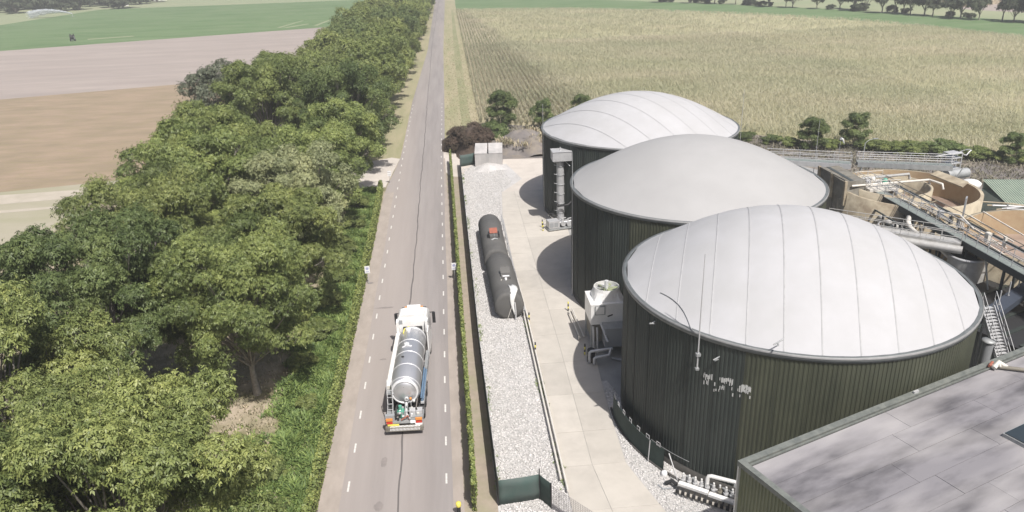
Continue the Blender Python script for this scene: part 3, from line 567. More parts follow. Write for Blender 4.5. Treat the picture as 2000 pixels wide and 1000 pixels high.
# hedges
def hedge(name, pts, w, h, dens, label, m='hedge_leaf'):
    t = empty(name, (pts[0][0], pts[0][1], 0), 0, label, 'hedge'); ox, oy = pts[0]
    mb = MB(); n = 0; ys = np.arange(pts[0][1], pts[-1][1], .8); vs = []
    for y in ys:
        x = lerp(pts, y); a = random.uniform(-.03, .03); vs += [(x - w * .35 + a * .5 - ox, y - oy, 0), (x - w * .33 + a * .5 - ox, y - oy, h - .12), (x + w * .33 + a * .5 - ox, y - oy, h - .12), (x + w * .35 + a * .5 - ox, y - oy, 0)]
    L = len(ys); fs = []
    for i in range(L - 1):
        for j in range(3): fs.append((i * 4 + j, i * 4 + j + 1, (i + 1) * 4 + j + 1, (i + 1) * 4 + j))
    fs += [(0, 3, 2, 1), (L * 4 - 4, L * 4 - 3, L * 4 - 2, L * 4 - 1)]
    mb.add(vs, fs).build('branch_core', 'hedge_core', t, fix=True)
    n = int((pts[-1][1] - pts[0][1]) * dens); y = RNG.uniform(pts[0][1] - .1, pts[-1][1], n); x = np.interp(y, [p[1] for p in pts], [p[0] for p in pts])
    face = RNG.choice(3, n, p=[.36, .36, .28]); s = RNG.uniform(-.5, .5, n); wob = .05 * np.sin(y * 2.3) + .04 * np.sin(y * 5.1 + 1)
    cx = np.where(face == 0, x - w / 2 + RNG.normal(0, .035, n), np.where(face == 1, x + w / 2 + RNG.normal(0, .035, n), x + s * w)) + wob * .5
    cz = np.where(face == 2, h + RNG.normal(0, .05, n) + wob * .6, (RNG.random(n)) * h)
    nx = np.where(face == 0, -1, np.where(face == 1, 1, 0.)); nz = np.where(face == 2, 1, .25)
    N = np.stack([nx, 0 * nx, nz], -1) + RNG.normal(0, .5, (n, 3)); N /= np.linalg.norm(N, axis=1)[:, None]
    T = np.cross(N, RNG.normal(size=(n, 3))); T /= np.linalg.norm(T, axis=1)[:, None]; B = np.cross(N, T)
    C = np.stack([cx - ox, y - oy, cz], -1); L_ = RNG.uniform(.06, .13, n)[:, None]
    V = np.stack([C - T * L_, C + B * L_ * .55, C + T * L_, C - B * L_ * .55], 1)
    link('foliage', np_mesh('foliage', V.reshape(-1, 3), np.arange(n * 4).reshape(-1, 4), m, np.repeat(RNG.random(n), 4)), t)
    return t
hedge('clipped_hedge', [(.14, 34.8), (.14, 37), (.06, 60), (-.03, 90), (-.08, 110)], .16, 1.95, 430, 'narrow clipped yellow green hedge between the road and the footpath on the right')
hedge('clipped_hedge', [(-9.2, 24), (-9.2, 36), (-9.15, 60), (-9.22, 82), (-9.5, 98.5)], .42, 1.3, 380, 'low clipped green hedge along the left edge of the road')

# ------------------------------------------------------------------ gas tanks
TANKS = [(21.24, 42.95, 10.56, 9.73, 4.0), (21.14, 62.44, 10.77, 10.2, 3.75), (22.22, 86.99, 11.33, 9.63, 3.75)]
def gas_tank(i, label, split, seam_ang, nstrip, memb):
    cx, cy, r, h, hd = TANKS[i]; t = empty('gas_storage_tank', (cx, cy, 0), 0, label, 'storage tank', 'green clad tanks with membrane domes')
    zp = .55
    MB().lathe([(r + .04, 0), (r + .04, zp), (r - .2, zp)], n=96).build('plinth', 'plinth', t)
    npan = 40; nrib = 7; step = 2 * math.pi / npan
    for p in range(npan):
        a0 = p * step; prof = []
        for k in range(nrib):
            b = a0 + step * k / nrib; s = step / nrib
            prof += [(b + s * .06, r), (b + s * .46, r), (b + s * .56, r + .035), (b + s * .96, r + .035)]
        mb = MB(); vs = []
        for z in (zp + .02, h - .12):
            for a, rr in prof: vs.append((rr * math.cos(a), rr * math.sin(a), z))
        n = len(prof); mb.add(vs, [(q, q + 1, n + q + 1, n + q) for q in range(n - 1)])
        am = math.degrees(a0 + step / 2) % 360
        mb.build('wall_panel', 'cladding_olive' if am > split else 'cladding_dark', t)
    MB().lathe([(r - .03, zp), (r - .03, h - .1)], n=96).build('wall_liner', 'rim_dark', t)
    rim = MB().lathe([(r - .1, h - .26), (r + .12, h - .26), (r + .14, h - .02), (r + .06, h + .06), (r - .12, h + .04)], n=120).build('rim', 'rim', t)
    MB().lathe([(r + .10, h + .062), (r + .16, h + .02), (r + .16, h - .05)], n=120).build('rim_clamp', 'rim_pale', t)
    # dome of welded strips
    r2 = r - .1; Rs = (r2 * r2 + hd * hd) / (2 * hd); cz = h + .03 + hd - Rs
    ca, sa = math.cos(seam_ang), math.sin(seam_ang)
    def pt(u, v, off=0):
        rr2 = u * u + v * v
        z = h + .03 + hd * max(0, 1 - rr2 / (r2 * r2))**1.12; return Vector((u * ca - v * sa, u * sa + v * ca, z + off))
    us = [-r2 + 2 * r2 * k / nstrip for k in range(nstrip + 1)]
    for k in range(nstrip):
        mb = MB(); nu, nv = max(3, 60 // nstrip), 40; vs = []
        for a in range(nu + 1):
            u = us[k] + (us[k + 1] - us[k]) * a / nu; vm = math.sqrt(max(0, r2 * r2 - u * u))
            puff = 0.02 * math.sin(math.pi * a / nu) if nstrip > 1 else 0
            for b in range(nv + 1): vs.append(pt(u, -vm + 2 * vm * b / nv, puff))
        mb.add(vs, [(a * (nv + 1) + b, (a + 1) * (nv + 1) + b, (a + 1) * (nv + 1) + b + 1, a * (nv + 1) + b + 1) for a in range(nu) for b in range(nv)], smooth=True)
        mb.build('membrane_strip' if nstrip > 1 else 'membrane', memb, t)
        if 0 < k:
            u = us[k]; vm = math.sqrt(max(0, r2 * r2 - u * u)); pts = [pt(u, -vm + 2 * vm * b / 44, .0) for b in range(45)]
            w = Vector((ca, sa, 0)) * .04; vs = []
            for b, q in enumerate(pts): vs += [q - w + Vector((0, 0, .012)), q + Vector((0, 0, .03)), q + w + Vector((0, 0, .012))]
            MB().add(vs, [(b * 3 + c, b * 3 + 3 + c, b * 3 + 4 + c, b * 3 + 1 + c) for b in range(44) for c in (0, 1)], smooth=True).build('seam', 'seam', t)
    return t
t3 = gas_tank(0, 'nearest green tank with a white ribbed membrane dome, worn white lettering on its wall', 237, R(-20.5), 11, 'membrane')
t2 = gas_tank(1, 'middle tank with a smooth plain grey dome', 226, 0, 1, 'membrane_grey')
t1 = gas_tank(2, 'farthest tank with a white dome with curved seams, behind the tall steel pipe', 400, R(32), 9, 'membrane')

# worn lettering on the nearest tank
cx, cy, r, h, hd = TANKS[0]
mb = MB(); rg = random.Random(3)
for k in range(24):
    px = 1375 + k * 3.9; 
    for row, (dy0, dy1, pr_) in enumerate(((0, 11, .85), (15, 21, .35), (24, 29, .12))):
        if k > 16 and row == 0: dy0, dy1 = 6, 20
        if k in (5, 6, 15, 16, 17) and row < 1: continue
        for q in range(2):
            if rg.random() < pr_:
                py = 727 + (px - 1375) * .23 + rg.uniform(dy0, dy0 + 5); py2 = py + rg.uniform(3, dy1 - dy0)
                a = wall_hit(px + q * 1.6, py, cx, cy, r + .055); b = wall_hit(px + q * 1.6 - .2, py2 + 1.5, cx, cy, r + .055)
                tg = Vector((-(a.y - cy), a.x - cx, 0)).normalized() * rg.uniform(.018, .034)
                b = Vector((a.x, a.y, b.z)); o0 = Vector((cx, cy, 0))
                n_ = Vector((a.x - cx, a.y - cy, 0)).normalized() * .004
                A = [a - tg, a + tg, b + tg, b - tg]; mb.add([p - o0 for p in A] + [p - o0 - n_ * 2 for p in A], [(0, 1, 2, 3), (7, 6, 5, 4), (0, 4, 5, 1), (1, 5, 6, 2), (2, 6, 7, 3), (3, 7, 4, 0)])
mb.build('faded_lettering', 'letter_white', t3)['kind'] = 'stuff'
# cable along wall, small fittings, hinge arm on the rim
a, b = wall_hit(1272, 858, cx, cy, r + .09), wall_hit(1346, 902, cx, cy, r + .09); o0 = Vector((cx, cy, 0))
pts = []
a1_ = math.atan2(a.y - cy, a.x - cx); a2_ = math.atan2(b.y - cy, b.x - cx)
for i in range(9):
    f = i / 8; an = a1_ + (a2_ - a1_) * f; pts.append((math.cos(an) * (r + .09), math.sin(an) * (r + .09), a.z + (b.z - a.z) * f))
MB().tube(pts, .018, 5).build('wall_cable', 'galv_dull', t3)
for q in ((1520, 672), (1402, 702), (1278, 632)):
    p = wall_hit(q[0], q[1], cx, cy, r + .1) - o0
    mb = MB(); mb.tube([p + Vector((-.1, 0, -.02)), p + Vector((0, 0, .02))], .03, 5); mb = MB().tube([p, p + p.normalized() * .0 + Vector((p.x, p.y, 0)).normalized() * .35 + Vector((0, 0, .1))], .05, 6); mb.tube([p + Vector((-.25, 0, -.02)), p + Vector((.3, .1, .22))], .04, 6); mb.build('bracket', 'galv_dull', t3)
p1, p2 = G(1290, 575, 10.2) - o0, G(1352, 640, 9.95) - o0
def dome_z(x, y, T=TANKS[0]):
    r2 = T[2] - .1; return T[3] + .03 + T[4] * max(0, 1 - (x * x + y * y) / (r2 * r2))**1.12
pts = []
for i in range(12):
    f = i / 11; q = p1.lerp(p2, f); q.x -= math.sin(f * 3.14) * -.3; pts.append((q.x, q.y, dome_z(q.x, q.y) + .05))
MB().tube(pts, .035, 6).build('dome_rope', 'seam', t3)
# vent cap on the middle dome
T2 = TANKS[1]; q = G(1507, 392, 12.5); x, y = q.x - T2[0], q.y - T2[1]
x, y = x * .9, y * .9
MB().lathe([(.16, 0), (.16, .35), (.24, .36), (.24, .5), (0, .52)], x, y, 12).build('vent_cap', 'black', t2).location.z = dome_z(x, y, T2) - .1

def mast(x, y, z0, z1, label, lean=(0, 0), r=.035, extra=None):
    t = empty('lightning_mast', (x, y, z0), 0, label, 'mast', 'thin lightning masts around the tanks')
    MB().tube([(0, 0, 0), (lean[0] * .5, lean[1] * .5, (z1 - z0) * .5), (lean[0], lean[1], z1 - z0)], [r * 1.4, r, r * .5], 6).build('pole', 'galv', t)
    MB().box(-.1, .1, -.1, .1, 0, .12).build('bracket', 'galv_dull', t)
    if z0 > 1: MB().box(-.12, .12, -.14, .1, .9, 1.05).build('bracket', 'galv_dull', t)
    return t
mast(10.75, 85.9, 0, 12.9, 'thin mast at the left side of the farthest tank')
mast(10.25, 62.2, 0, 13.4, 'thin mast standing against the left side of the middle tank')
mast(12.95, 35.9, 7.6, 14.6, 'thin mast fixed to the nearest tank, rising before its white dome')
mast(34.0, 85.3, 0, 13.6, 'thin mast to the right of the farthest tank in front of the maize')
mast(41.6, 81.6, 0, 10.5, 'thin mast by the steel gangway in front of the rounded dark tree')
ws = mast(44.3, 81.5, 0, 8.3, 'mast with a small windsock beside the steel gangway')
MB().tube([(0, 0, 8.2), (.25, .05, 8.1), (.5, .1, 7.6)], [.16, .12, .06], 8).build('windsock', 'lid_cloth', ws)
def street_lamp(x, y, h, label):
    t = empty('yard_lamp', (x, y, 0), 0, label, 'lamp post', 'yard lamp posts'); MB().tube([(0, 0, 0), (0, 0, h * .93), (.4, 0, h), (1.1, 0, h + .15)], [.07, .05, .04, .03], 7).build('post', 'galv_dull', t)
    MB().box(1.0, 1.6, -.1, .1, h + .1, h + .2).build('lamp_head', 'galv_dull', t)
street_lamp(52.5, 90.5, 5.4, 'curved lamp post behind the clarifier gangway')
street_lamp(64.5, 89.5, 3.6, 'short lamp post right of the clarifiers in the scrub')

# low net screen with brackets on the left foot of the nearest tank
t = empty('net_screen', (TANKS[0][0], TANKS[0][1], 0), 0, 'dark green curved net screen with square brackets at the foot of the nearest tank', 'screen')
ra = TANKS[0][2] + .75; A0, A1 = R(178), R(212); n = 12
mb = MB(); vs = []
for i in range(n + 1):
    a = A0 + (A1 - A0) * i / n
    for rr, z in ((ra, 0.02), (ra - .02, 1.5), (ra - .06, 1.5), (ra - .04, 0.02)): vs.append((rr * math.cos(a), rr * math.sin(a), z))
mb.add(vs, [(i * 4 + j, (i + 1) * 4 + j, (i + 1) * 4 + (j + 1) % 4, i * 4 + (j + 1) % 4) for i in range(n) for j in range(4)]); mb.build('net', 'net_green', t, fix=True)
for i in range(7):
    a = A0 + (A1 - A0) * (i + .5) / 7; c = Vector((math.cos(a) * (ra - .02), math.sin(a) * (ra - .02), 0)); tg = Vector((-math.sin(a), math.cos(a), 0)) * .14
    mb = MB()
    for z in (1.55, 1.78): mb.bar(c - tg + Vector((0, 0, z)), c + tg + Vector((0, 0, z)), .03)
    for s in (-1, 1): mb.bar(c + s * tg + Vector((0, 0, 1.5)), c + s * tg + Vector((0, 0, 1.8)), .03)
    mb.build('bracket', 'galv', t)
p = Vector((math.cos(R(206)) * ra, math.sin(R(206)) * ra, 0)); p2_ = Vector((math.cos(R(214)) * ra, math.sin(R(214)) * ra, 1.5))
MB().tube([p + Vector((-.1, -.1, 0)), p + Vector((0, 0, 1.5))], .035, 6).build('stay_pole', 'galv', t)
MB().tube([p2_, p2_ + Vector((.35, -1.3, -1.45))], .035, 6).build('stay_pole', 'galv', t)
# dark ring drain kerb
tag(MB().lathe([(ra + .1, 0), (ra + .1, .09), (ra - .05, .09), (ra - .05, 0)], TANKS[0][0], TANKS[0][1], 40, a0=R(175), a1=R(245)).build('kerb', 'plinth'), kind='structure')

# ------------------------------------------------------------------ tall steel pipe with hood on the farthest tank
B = Vector((11.95, 80.7, 0))
t = empty('exhaust_pipe', B, 0, 'tall galvanised pipe with a box hood beside the farthest tank', 'pipe')
mb = MB().tube([(0, 0, .6), (0, 0, 7.6)], .42, 20)
mb.build('pipe', 'galv', t)
for z in (1.6, 2.7, 3.8, 4.9, 6.0, 7.0): MB().lathe([(.43, z), (.47, z), (.47, z + .07), (.43, z + .07)], n=20).build('flange', 'galv_dull', t)
MB().lathe([(.42, 7.6), (.6, 7.75)], n=16).build('collar', 'galv_dull', t)
MB().box(-.95, 1.15, -.85, .85, 7.75, 8.75).build('hood', 'galv', t)
mb = MB().box(-.99, 1.19, -.89, .89, 8.75, 8.8); mb.tube([(0, 0, 8.8), (0, 0, 9.15)], .05, 6); mb.build('hood_lid', 'galv', t)
for i in range(6):
    z = 1.9 + i * 1.05; MB().tube([(-.40, -.1, z), (-.68, -.12, z), (-.68, -.12, z + .1)], .03, 5).build('rung', 'galv', t)
MB().tube([(.5, -.3, 7.6), (1.0, -.6, 7.1)], .04, 5).build('hood_strut', 'galv', t)
MB().tube([(-.6, -.3, 7.72), (-.6, -.3, 7.5)], .13, 8).build('drain', 'galv', t)
mb = MB(); mb.box(-.5, .5, -.5, .5, 0, .6); mb.build('base', 'galv_dull', t)
mb = MB().tube([(-.45, -.35, 2.8), (-.45, -.75, 2.6), (.7, -.9, 2.75), (1.6, -.2, 3.2)], .11, 8); mb.build('hose', 'black', t)
sk = empty('blower_skid', (B.x + .3, B.y - .9, 0), R(12), 'low steel blower unit and pipework at the foot of the tall pipe', 'machine')
MB().box(-2.0, -.75, -.55, .55, .35, 1.15).build('housing', 'galv', sk)
for x0 in (-1.95, -1.4):
    MB().box(x0, x0 + .45, -.58, -.552, .5, 1.0).build('vent_grille', 'grey_paint', sk)
MB().box(-2.1, 2.3, -.65, .65, .15, .3).build('skid_frame', 'galv_dull', sk)
for i, (xx, zz) in enumerate(((-.3, .7), (.4, .6), (1.2, .75), (1.9, .6))):
    mb = MB().tube([(xx, -.5, zz), (xx, .5, zz)], .26, 14); mb.tube([(xx, 0, zz), (xx, 0, zz + .5)], .1, 8); mb.tube([(xx, 0, zz + .5), (xx + .5, .1, zz + .5)], .06, 6); mb.build('valve', 'galv', sk)
MB().tube([(-.75, 0, .7), (2.4, .2, .7)], .2, 12).build('header_pipe', 'stainless', sk)
MB().tube([(-1.4, .5, 1.2), (-1.6, .9, 1.6), (-.9, 1.1, 1.5), (-.3, .7, 1.2)], .05, 6).build('hose', 'black', sk)
def guard_post(x, y, h, label, n=4):
    t = empty('guard_post', (x, y, .05), 0, label, 'guard post', 'small yellow and black guard posts')
    for k in range(n): MB().lathe([(0, h * k / n), (.06, h * k / n), (.06, h * (k + 1) / n), (0, h * (k + 1) / n)], n=8).build('band', 'yellow' if k % 2 == 0 else 'black', t)
for x, y, lb in ((9.75, 79.2, 'guard post left of the blower unit, the nearer of the two there'), (9.8, 80.3, 'guard post left of the blower unit, the farther of the two there'),
                 (9.45, 51.4, 'guard post in front of the cooling tower next to the black drum'), (5.66, 52.2, 'guard post on the pipe rail halfway between the black tanks and the near fence'), (5.75, 57.4, 'guard post on the pipe rail at the near end of the black tanks')):
    guard_post(x, y, .95, lb)
# pipe barrier beside the cooler
t = empty('pipe_barrier', (9.35, 56.2, .05), 0, 'low cream pipe barrier left of the cooling tower', 'barrier')
for dx, y0, y1 in ((0, -2.6, 2.2), (.35, -2.4, 2.6)): MB().tube([(dx - .02, y1, .35), (dx + .1, y0, .3)], .06, 8).build('rail', 'cream_paint', t)
for yy in (-2.4, 2.3): MB().tube([(.05, yy, 0), (.05, yy, .5)], .06, 8).build('foot', 'cream_paint', t)
for k in range(4): MB().lathe([(0, .0), (.06, 0), (.06, .22), (0, .22)], .02, 2.9, 8).build('banded_post', 'yellow' if k % 2 else 'black', t).location.z = k * .22

# ------------------------------------------------------------------ cooling tower
t = empty('cooling_tower', (10.0, 51.9, 0), 0, 'white cooling tower with round fan opening between the two nearest tanks', 'cooling tower')
W, D = 2.75, 2.6; z0, z1 = 2.35, 4.0
MB().box(0, W, 0, D, z0, z1).build('casing', 'white_paint', t)
MB().box(-.02, W + .02, -.02, D + .02, z1, z1 + .05).build('casing_flange', 'white_paint', t)
mb = MB(); c = (W / 2 + .1, D / 2 + .1); n = 28; vs = []
for i in range(n):
    a = 2 * math.pi * i / n; ca, sa = math.cos(a), math.sin(a); k = 1 / max(abs(ca), abs(sa)); sq = (c[0] + ca * k * 1.15, c[1] + sa * k * 1.12)
    vs += [(sq[0], sq[1], z1 + .05), (c[0] + ca * 1.05, c[1] + sa * 1.05, z1 + .72), (c[0] + ca * 1.0, c[1] + sa * 1.0, z1 + .95), (c[0] + ca * .95, c[1] + sa * .95, z1 + .95), (c[0] + ca * .95, c[1] + sa * .95, z1 + .6)]
mb.add(vs, [(i * 5 + j, ((i + 1) % n) * 5 + j, ((i + 1) % n) * 5 + j + 1, i * 5 + j + 1) for i in range(n) for j in range(4)], smooth=False); mb.build('fan_cowl', 'white_paint', t)
MB().lathe([(.95, z1 + .6), (0, z1 + .6)], c[0], c[1], 28).build('fan_well', 'grey_paint', t)
for k in range(6):
    a = k * math.pi / 3; M_ = Matrix.Translation((c[0], c[1], z1 + .74)) @ Matrix.Rotation(a, 4, 'Z') @ Matrix.Rotation(R(22), 4, 'X')
    MB().box(.15, .9, -.13, .13, -.012, .012, M=M_).build('fan_blade', 'field_pale', t)
MB().tube([(c[0], c[1], z1 + .65), (c[0], c[1], z1 + 1.4)], .16, 12).build('fan_motor', 'stainless_bright', t)
for k in range(3):
    a = k * math.pi / 3 + .3; MB().bar((c[0] - .97 * math.cos(a), c[1] - .97 * math.sin(a), z1 + .92), (c[0] + .97 * math.cos(a), c[1] + .97 * math.sin(a), z1 + .92), .03).build('guard_bar', 'galv', t)
MB().box(.3, 1.1, -.1, -.002, z0 + .85, z1 - .05).build('access_frame', 'galv_dull', t)
MB().box(.38, 1.02, -.14, -.102, z0 + .93, z1 - .13).build('access_door', 'white_paint', t)
MB().bar((1.3, -.05, 3.0), (1.7, -.05, 3.15), .07).build('handle', 'black', t)
MB().box(.9, W, -1.1, 0, .9, 2.45).build('pump_cabinet', 'grey_paint', t)
MB().box(.86, W + .04, -1.14, -.0, 2.452, 2.5).build('cabinet_top', 'galv_dull', t)
for x in (.08, W - .08):
    for y in (.08, D - .08): MB().bar((x, y, 0), (x, y, z0), .12).build('leg', 'galv_dull', t)
MB().box(.15, W - .15, .15, D - .15, .8, z0).build('basin', 'steel_brown', t)
for x, zt in ((.15, 2.3), (.45, 2.2)): MB().tube([(x, -.2, zt), (x, -.4, 1.6), (x, -.5, .1)], .08, 8).build('down_pipe', 'galv', t)
MB().tube([(.75, -.2, 2.5), (1.05, -1.5, 1.6)], .09, 10).build('inlet_pipe', 'galv', t)
MB().tube([(-.45, -2.0, .25), (-.45, -2.0, 1.05), (-.35, -2.0, 1.15), (1.35, -1.75, 1.15)], .11, 10).build('loop_pipe', 'galv', t)
MB().tube([(-.15, -2.3, .25), (-.15, -2.3, .7), (-.05, -2.3, .78), (1.0, -2.1, .78), (1.1, -2.0, .9), (1.2, -1.8, 1.15)], .11, 10).build('loop_pipe', 'galv', t)
t = empty('black_drum', (9.75, 50.35, .01), 0, 'black drum standing under the looped pipes of the cooling tower', 'drum')
MB().lathe([(0, 0), (.3, 0), (.3, 1.05), (.26, 1.1), (0, 1.1)], n=16).build('shell', 'black', t)
for z in (.35, .7): MB().lathe([(.3, z), (.325, z + .02), (.3, z + .04)], n=16).build('hoop', 'rubber', t)
t = empty('hose_coil', (12.0, 49.9, .02), 0, 'loose dark pipes and fittings lying in the shade by the nearest tank', 'pipes')
for k in range(4): MB().tube([(-.6 + k * .3, .5 - k * .25, .15), (.5 + k * .1, -.2, .18), (1.1, .3 - k * .3, .12)], .09, 7).build('pipe', 'grey_paint', t)

# ------------------------------------------------------------------ black horizontal tanks
def dark_tank(y0, y1, x0, x1, r, zc, label):
    t = empty('black_storage_tank', (x0, y0, 0), 0, label, 'storage tank', 'black horizontal tanks on the gravel bed'); L = y1 - y0; dx = x1 - x0
    M_ = Matrix.Translation((0, 0, zc)) @ Matrix.Rotation(-math.atan2(dx, L), 4, 'Z') @ Matrix.Rotation(-math.pi / 2, 4, 'X')
    pr_ = [(0, -.02), (r * .75, 0), (r * .96, .08), (r, .2), (r, L - .42), (r * .9, L - .16), (r * .55, L), (0, L + .05)]
    MB().lathe(pr_, n=40, M=M_).build('shell', 'tank_black', t)
    for k in range(1, 6):
        y = .42 + (L - .84) * k / 6; MB().lathe([(r, y - .03), (r + .012, y), (r, y + .03)], n=40, M=M_).build('weld_ring', 'tank_black', t)
    for s in (-1, 1):
        MB().box(s * (r * .93) - .06, s * (r * .93) + .06, .7, L - .7, zc - .7, zc - .35).build('side_rail', 'tank_black', t)
    for y in (1.2, L - 1.2): MB().box(-r * .8, r * .8, y - .2, y + .2, 0, zc - r * .75).build('saddle', 'old_concrete', t)
    return t
ta = dark_tank(58.4, 68.0, 4.2, 3.95, 1.28, 1.2, 'nearer black tank with white cloth hanging over its front end')
zt = 2.48
mb = MB().box(-.42, .42, 3.0, 3.9, zt - .12, zt + .14); mb.build('manhole_box', 'tank_black', ta)
M_ = Matrix.Translation((0, 3.9, zt + .14)) @ Matrix.Rotation(R(35), 4, 'X'); MB().box(-.42, .42, 0, .7, -.02, .03, M=M_).build('open_lid', 'tank_black', ta)
MB().box(-.3, .3, 3.14, 3.34, zt + .142, zt + .19).build('label_plate', 'sign_white', ta)
MB().lathe([(0, 0), (.11, 0), (.11, .3), (0, .32)], -.05, 2.75, 12).build('vent', 'sign_white', ta).location.z = zt - .1
M_ = Matrix.Translation((-.62, 2.6, zt - .25)) @ Matrix.Rotation(R(-48), 4, 'Y') @ Matrix.Rotation(R(-18), 4, 'Z'); MB().box(-.18, .18, -.2, 1.1, -.02, .02, M=M_).build('leaning_board', 'cream_paint', ta)
for k in range(3): MB().box(-.22, .22, 4.9 + k * .45, 4.96 + k * .45, zt - .02, zt + .03).build('step', 'tank_black', ta)
vs = []; nn = 8
for i in range(nn + 1):
    f = i / nn; wv = .12 * math.sin(f * 7); wd = .32 - .22 * f + .06 * math.sin(f * 5)
    if f < .45: y = 1.5 - f * 3.2; z = zt + .04 - .02 * f
    else: y = .06 - (f - .45) * .35 - .05; z = zt - .02 - (f - .45) * 3.6
    for s in (-1, -.4, .2, 1): vs.append((.35 + s * wd + wv, y - .03 * abs(math.sin(s * 3 + f * 6)), z + .05 * math.sin(s * 4 + f * 4)))
cl = MB().add(vs, [(i * 4 + j, i * 4 + j + 1, i * 4 + j + 5, i * 4 + j + 4) for i in range(nn) for j in range(3)], smooth=True).build('cloth_cover', 'lid_cloth')
cl.location = (4.2, 58.4, 0); tag(cl, 'white cloth wrapped over a hose at the front end of the nearer black tank', 'cloth')
sm = cl.modifiers.new('thickness', 'SOLIDIFY'); sm.thickness = .03
MB().tube([(.3, -.05, 1.5), (.05, -.18, .9), (-.25, -.3, .1)], .025, 5).build('rope', 'cream_paint', ta)
MB().tube([(.45, -.1, 1.6), (.5, -.25, .9), (.48, -.3, .05)], .07, 8).build('outlet_pipe', 'galv', ta)
tb = dark_tank(68.6, 79.6, 3.85, 3.75, 1.22, 1.2, 'farther black tank with a red hatch on top')
zt = 2.4
MB().box(-.42, .42, 3.2, 4.0, zt - .1, zt + .18).build('manhole_box', 'tank_black', tb)
M_ = Matrix.Translation((0, 4.1, zt + .18)) @ Matrix.Rotation(R(20), 4, 'X'); MB().box(-.40, .40, 0, .85, -.02, .03, M=M_).build('red_hatch', 'red_paint', tb)
for s in (-.5, .5): MB().box(s - .07, s + .07, 3.5, 4.4, zt - .1, zt + .3).build('hatch_arm', 'black', tb)
MB().tube([(-.3, 2.7, zt), (0, 2.75, zt + .12), (.3, 2.9, zt)], .08, 8).build('pipe_stub', 'galv_dull', tb)
MB().tube([(0, 3.3, zt + .18), (0, 3.3, zt + .42)], .07, 8).build('vent', 'galv_dull', tb)

# rail and pipe line along the concrete path
t = empty('pipe_rail', (5.6, 35.5, 0), 0, 'long double pipe rail between the gravel bed and the concrete path', 'rail')
def rx(y): return lerp([(5.45, 35), (5.55, 60), (5.4, 68), (5.5, 84)], y) - 5.6
for off, y0, y1, z in ((-.12, 36.6, 66, .32), (.14, 35.5, 66, .32)):
    yy = [y0 + (y1 - y0) * i / 10 for i in range(11)]
    MB().tube([(rx(y) + off, y - 35.5, z) for y in yy], .07, 8).build('pipe', 'cream_paint', t)
for off, z in ((-.1, .62), (-.1, 1.0), (.1, .35)):
    MB().tube([(rx(y) + off, y - 35.5, z) for y in (58, 64, 70, 76, 83)], .035, 6).build('handrail', 'galv', t)
for y in [38 + 3 * i for i in range(16)]:
    hgt = 1.05 if y > 57 else .34
    MB().tube([(rx(y) - .1, y - 35.5, 0), (rx(y) - .1, y - 35.5, hgt)], .035, 6).build('rail_post', 'galv', t)
for y in [59 + 4 * i for i in range(6)]: MB().tube([(rx(y) - .1, y - 35.5, 1.0), (rx(y) - .1, y - 32.5, .1)], .025, 5).build('brace', 'galv', t)

# ------------------------------------------------------------------ fences
t = empty('screen_fence', (1.5, 35.2, 0), 0, 'long dark green netted fence between the footpath and the gravel bed', 'fence')
def fx(y): return lerp(FX, y) - 1.5
yy = [35.2 + i * 2.5 for i in range(30)]
for a, b in zip(yy, yy[1:]):
    mb = MB(); vs = []; n = 5
    for i in range(n + 1):
        y = a + .04 + (b - a - .08) * i / n; bl = .03 * math.sin(math.pi * i / n) * random.choice((-1, 1))
        for z in (0.03, .9, 1.88): vs.append((fx(y) + bl * (1 if z == .9 else .2), y - 35.2, z))
    mb.add(vs, [(i * 3 + j, (i + 1) * 3 + j, (i + 1) * 3 + j + 1, i * 3 + j + 1) for i in range(n) for j in range(2)]); o = mb.build('net_panel', 'net_green', t)
    m_ = o.modifiers.new('thickness', 'SOLIDIFY'); m_.thickness = .02
for a in yy: MB().tube([(fx(a), a - 35.2, 0), (fx(a), a - 35.2, 1.98)], .03, 6).build('post', 'black', t)
MB().tube([(fx(a) , a - 35.2, 1.9) for a in yy], .015, 4).build('top_wire', 'grey_paint', t)
t = empty('screen_fence', (1.5, 35.1, 0), 0, 'short green net fence at the bottom end of the gravel bed', 'fence')
def netquad(name, a, b, h, m, par, sag=.1):
    vs = []; n = 8
    for i in range(n + 1):
        f = i / n; x = a[0] + (b[0] - a[0]) * f; y = a[1] + (b[1] - a[1]) * f
        for j in range(4):
            g_ = j / 3; w = sag * math.sin(f * 5.2 + g_ * 2) * math.sin(math.pi * g_); vs.append((x, y + w, .02 + g_ * (h - .03 * math.sin(math.pi * f))))
    o = MB().add(vs, [(i * 4 + j, (i + 1) * 4 + j, (i + 1) * 4 + j + 1, i * 4 + j + 1) for i in range(n) for j in range(3)], smooth=True).build(name, m, par)
    m_ = o.modifiers.new('thickness', 'SOLIDIFY'); m_.thickness = .015; return o
netquad('net_panel', (.02, 0), (2.4, .25), 1.75, 'net_light', t)
netquad('net_panel', (2.42, .22), (2.95, -.6), 1.75, 'net_green', t, .02)
for p in ((0, 0, 1.8), (2.41, .24, 2.15), (2.97, -.62, 1.8)): MB().tube([(p[0], p[1], 0), p], .035, 6).build('post', 'black', t)
t = empty('mesh_fence', (4.5, 34.45, 0), 0, 'wire mesh fence panel running out of the bottom of the photo from the green net', 'fence')
b_ = Vector((2.3, -2.9, 0))
for i in range(30): p = b_ * (i / 29); MB().tube([p + Vector((0, 0, .02)), p + Vector((0, 0, 1.65))], .012, 4).build('wire', 'mesh_wire', t)
for z in [.05 + .13 * k for k in range(13)]: MB().tube([(0, 0, z), b_ + Vector((0, 0, z))], .012, 4).build('cross_wire', 'mesh_wire', t)
for p in (b_ * .99,): MB().tube([p, p + Vector((0, 0, 1.45))], .035, 6).build('post', 'black', t)
